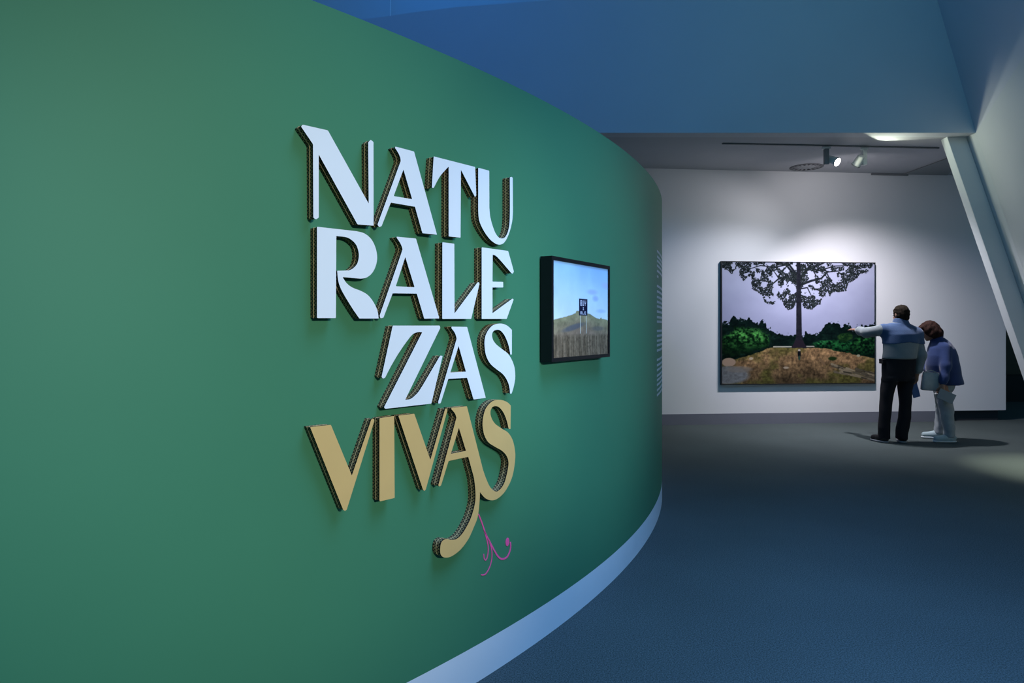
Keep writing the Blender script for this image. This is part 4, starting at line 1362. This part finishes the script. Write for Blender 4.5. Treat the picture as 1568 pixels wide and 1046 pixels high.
bm = bmesh.new()
bm_box(bm, (-.185, -.05, 1.02), (-.145, .05, 1.08), .006)
bmesh.ops.translate(bm, verts=bm.verts, vec=(.012, 0, 0))
obj_bm('belt_pouch', bm, M['trousers_black'], man)

# ---- woman, leaning to the left to look at the picture
WOM = (5.642, 8.92)
wom = empty('person', (WOM[0], WOM[1], 0))
tag(wom, 'brown haired person in loose blue jacket and pale trousers leaning forward with a leaflet', 'person', 'visitors at the big photograph')
wf = Vector((-.80, .50, -.42)).normalized()
wu = Vector((-.40, .12, .90))
wu = (wu - wf * wu.dot(wf)).normalized()
Ws, We, Ww = (-.035, -.09, 1.225), (-.080, -.165, .985), (-.150, -.215, .745)
Vs, Ve, Vw = (-.03, .14, 1.22), (-.08, .20, 1.02), (-.13, .15, .88)
Fb = Field((-.46, -.42, -.02), (.30, .46, 1.64), .0065)
at, HR = head(Fb, (-.152, .07, 1.432), wf, wu, .93)
Fb.chain([((-.03, .03, 1.22), .058), ((-.09, .05, 1.36), .048)], .03)
Fb.stack([(.70, .0, .03, .08, .08), (.80, .02, .02, .11, .11), (.95, .02, .02, .11, .11), (1.12, .0, .02, .11, .11), (1.22, -.03, .03, .07, .08)], .04)
Fb.chain([((-.03, .0, 1.20), .05), (Ws, .044), (We, .036), (Ww, .024)], .02)
Fb.chain([((-.03, .05, 1.20), .05), (Vs, .044), (Ve, .036), (Vw, .024)], .02)
Fb.chain([((-.05, -.05, .70), .080), ((-.016, -.08, .42), .050), ((.022, -.08, .10), .034)], .03)
Fb.chain([((.03, .10, .70), .080), ((.080, .15, .42), .050), ((.066, .20, .10), .034)], .03)
Fb.cap((.034, -.08, .07), (-.09, -.07, .05), .030, .024, .02)
Fb.cap((.066, .20, .07), (-.03, .25, .05), .030, .024, .02)
hand(Fb, Ww, (-.10, .1, -1), (.3, 1, 0), (-1, .3, 0), .92, .5)
hand(Fb, Vw, (-.35, -.1, -.9), (0, -1, 0), (-.9, 0, .3), .92, .8)
body = Fb.mesh('body', M['skin'], wom, 1)
eyes(at, .95, body)

F = Field((-.40, -.16, 1.18), (.12, .34, 1.66), .0065)
F.ell(at(0, -.020, .045), (.100, .112, .098), .0, HR)
F.ell(at(0, -.075, -.025), (.108, .072, .088), .04, HR)
F.ell(at(0, -.100, -.060), (.098, .055, .062), .03, HR)
for q in (-1, 1):
    F.chain([(at(.082 * q, -.01, .03), .024), (at(.086 * q, -.010, -.035), .026), (at(.082 * q, -.025, -.078), .020)], .04)
F.cap(at(-.05, .070, .082), at(.05, .070, .082), .030, .030, .03)
f3 = HR.to_3x3().col[1].normalized()
u3 = HR.to_3x3().col[2].normalized()
r3 = HR.to_3x3().col[0].normalized()
hw = at(0, 0, 0)


def face_gap(x, y, z):
    a, b, c = x - hw.x, y - hw.y, z - hw.z
    fr = a * f3.x + b * f3.y + c * f3.z
    up = a * u3.x + b * u3.y + c * u3.z
    sd = np.abs(a * r3.x + b * r3.y + c * r3.z)
    return -np.maximum(np.maximum(.045 - fr, up - .052), sd - .080)


F.clip(face_gap)
F.wrinkle(.0016, 80, 5)
F.mesh('hair', M['hair_brown'], wom, 1)

F = Field((-.36, -.36, .68), (.36, .36, 1.42), .0085)
F.stack([(.735, .070, .02, .182, .175), (.80, .045, .02, .194, .185), (.864, .016, .02, .202, .185), (.99, -.004, .02, .201, .18), (1.118, -.012, .02, .186, .175), (1.21, -.016, .025, .158, .16), (1.285, -.026, .03, .118, .13), (1.335, -.045, .035, .085, .09), (1.365, -.065, .04, .066, .066)], .02)
F.chain([(Ws, .062), (We, .060), ((-.120, -.195, .845), .056), ((-.135, -.205, .80), .050)], .03)
F.chain([(Vs, .070), (Ve, .060), ((-.125, .16, .93), .045)], .03)
F.wrinkle(.0014, 14, 3)
F.clip(lambda x, y, z: np.maximum(.738 + .10 * np.maximum(0, x - .1) - z, z - 1.36))
jk = F.mesh('jacket', M['jacket_blue'], wom, 2)
F = Field((-.2, -.1, 1.26), (.06, .18, 1.44), .0065)
F.ell((-.068, .042, 1.350), (.086, .088, .034), 0, Matrix.Rotation(-.5, 4, 'Y'))
F.mesh('collar', M['jacket_blue'], jk, 1)

F = Field((-.26, -.26, .03), (.30, .38, .95), .0085)
F.stack([(.63, .0, .03, .095, .12), (.68, .0, .02, .118, .145), (.80, .02, .02, .135, .150), (.90, .03, .02, .130, .14)], .02)
F.stack([(.065, .022, -.08, .062, .068), (.14, .020, -.08, .064, .072), (.31, -.004, -.08, .076, .080), (.45, -.016, -.07, .082, .088), (.63, -.045, -.05, .095, .10)], .02)
F.stack([(.075, .066, .20, .060, .064), (.14, .066, .20, .064, .068), (.31, .080, .17, .072, .078), (.45, .075, .14, .080, .088), (.63, .035, .10, .095, .10)], .02)
F.wrinkle(.0016, 24, 6)
F.mesh('trousers', M['trousers_pale'], wom, 2)
shoe((.100, -.085, 0), (-.190, -.07, 0), M['shoe_pale'], M['sole_white'], wom)
shoe((.105, .19, 0), (-.145, .27, 0), M['shoe_pale'], M['sole_white'], wom)

# ---- things they hold


def sheet(name, loc, rot, w, h, material, fold):
    """Folded leaflet: several thin leaves joined at the spine, slightly fanned."""
    root = empty(name, loc, rot)
    for k in range(2):
        a = (-1) ** k * fold
        bm = bmesh.new()
        bm_box(bm, (0, -.0012, -h), (w, .0012, 0))
        bmesh.ops.rotate(bm, verts=bm.verts, cent=(0, 0, 0), matrix=Matrix.Rotation(a, 3, 'Z'))
        obj_bm('leaf', bm, material, root)
    return root


o = sheet('brochure', (MAN[0] + .318, MAN[1] + .055, .800), (0, math.radians(14), math.radians(176)), .088, .215, M['paper_blue'], .12)
tag(o, 'blue folded brochure held low in the right hand of the pointing person', 'brochure')
o = sheet('leaflet', (WOM[0] - .195, WOM[1] - .248, .715), (math.radians(4), math.radians(24), math.radians(4)), .215, .125, M['paper_grey'], .08)
tag(o, 'pale grey leaflet held at the thigh of the leaning person', 'leaflet')

bag = empty('shoulder_bag', (WOM[0] - .235, WOM[1] - .085, .672), (0, math.radians(3), math.radians(-20)))
tag(bag, 'grey canvas bag hanging before the blue jacket of the leaning person', 'bag')
bm = bmesh.new()
rows = []
for z, w, d in ((0, .094, .045), (.012, .106, .055), (.08, .104, .056), (.17, .097, .045), (.235, .092, .024)):
    r = []
    for k in range(28):
        t = 2 * math.pi * k / 28
        cx, sy = math.cos(t), math.sin(t)
        r.append(bm.verts.new((math.copysign(abs(cx) ** .45, cx) * w, math.copysign(abs(sy) ** .7, sy) * d, z)))
    rows.append(r)
for i in range(len(rows) - 1):
    for k in range(28):
        bm.faces.new((rows[i][k], rows[i][(k + 1) % 28], rows[i + 1][(k + 1) % 28], rows[i + 1][k]))
bm.faces.new(rows[0])
bm.faces.new(rows[-1])
obj_bm('bag_body', bm, M['bag'], bag, True)
for y in (-.022, .022):
    bm = bmesh.new()
    pts = [Vector((.055 * math.cos(t), y, .228 + .03 * math.sin(t))) for t in [math.pi * k / 10 for k in range(11)]]
    for p, q in zip(pts[:-1], pts[1:]):
        bm_cyl(bm, p, q, .006, seg=8)
    obj_bm('handle', bm, M['bag'], bag, True)
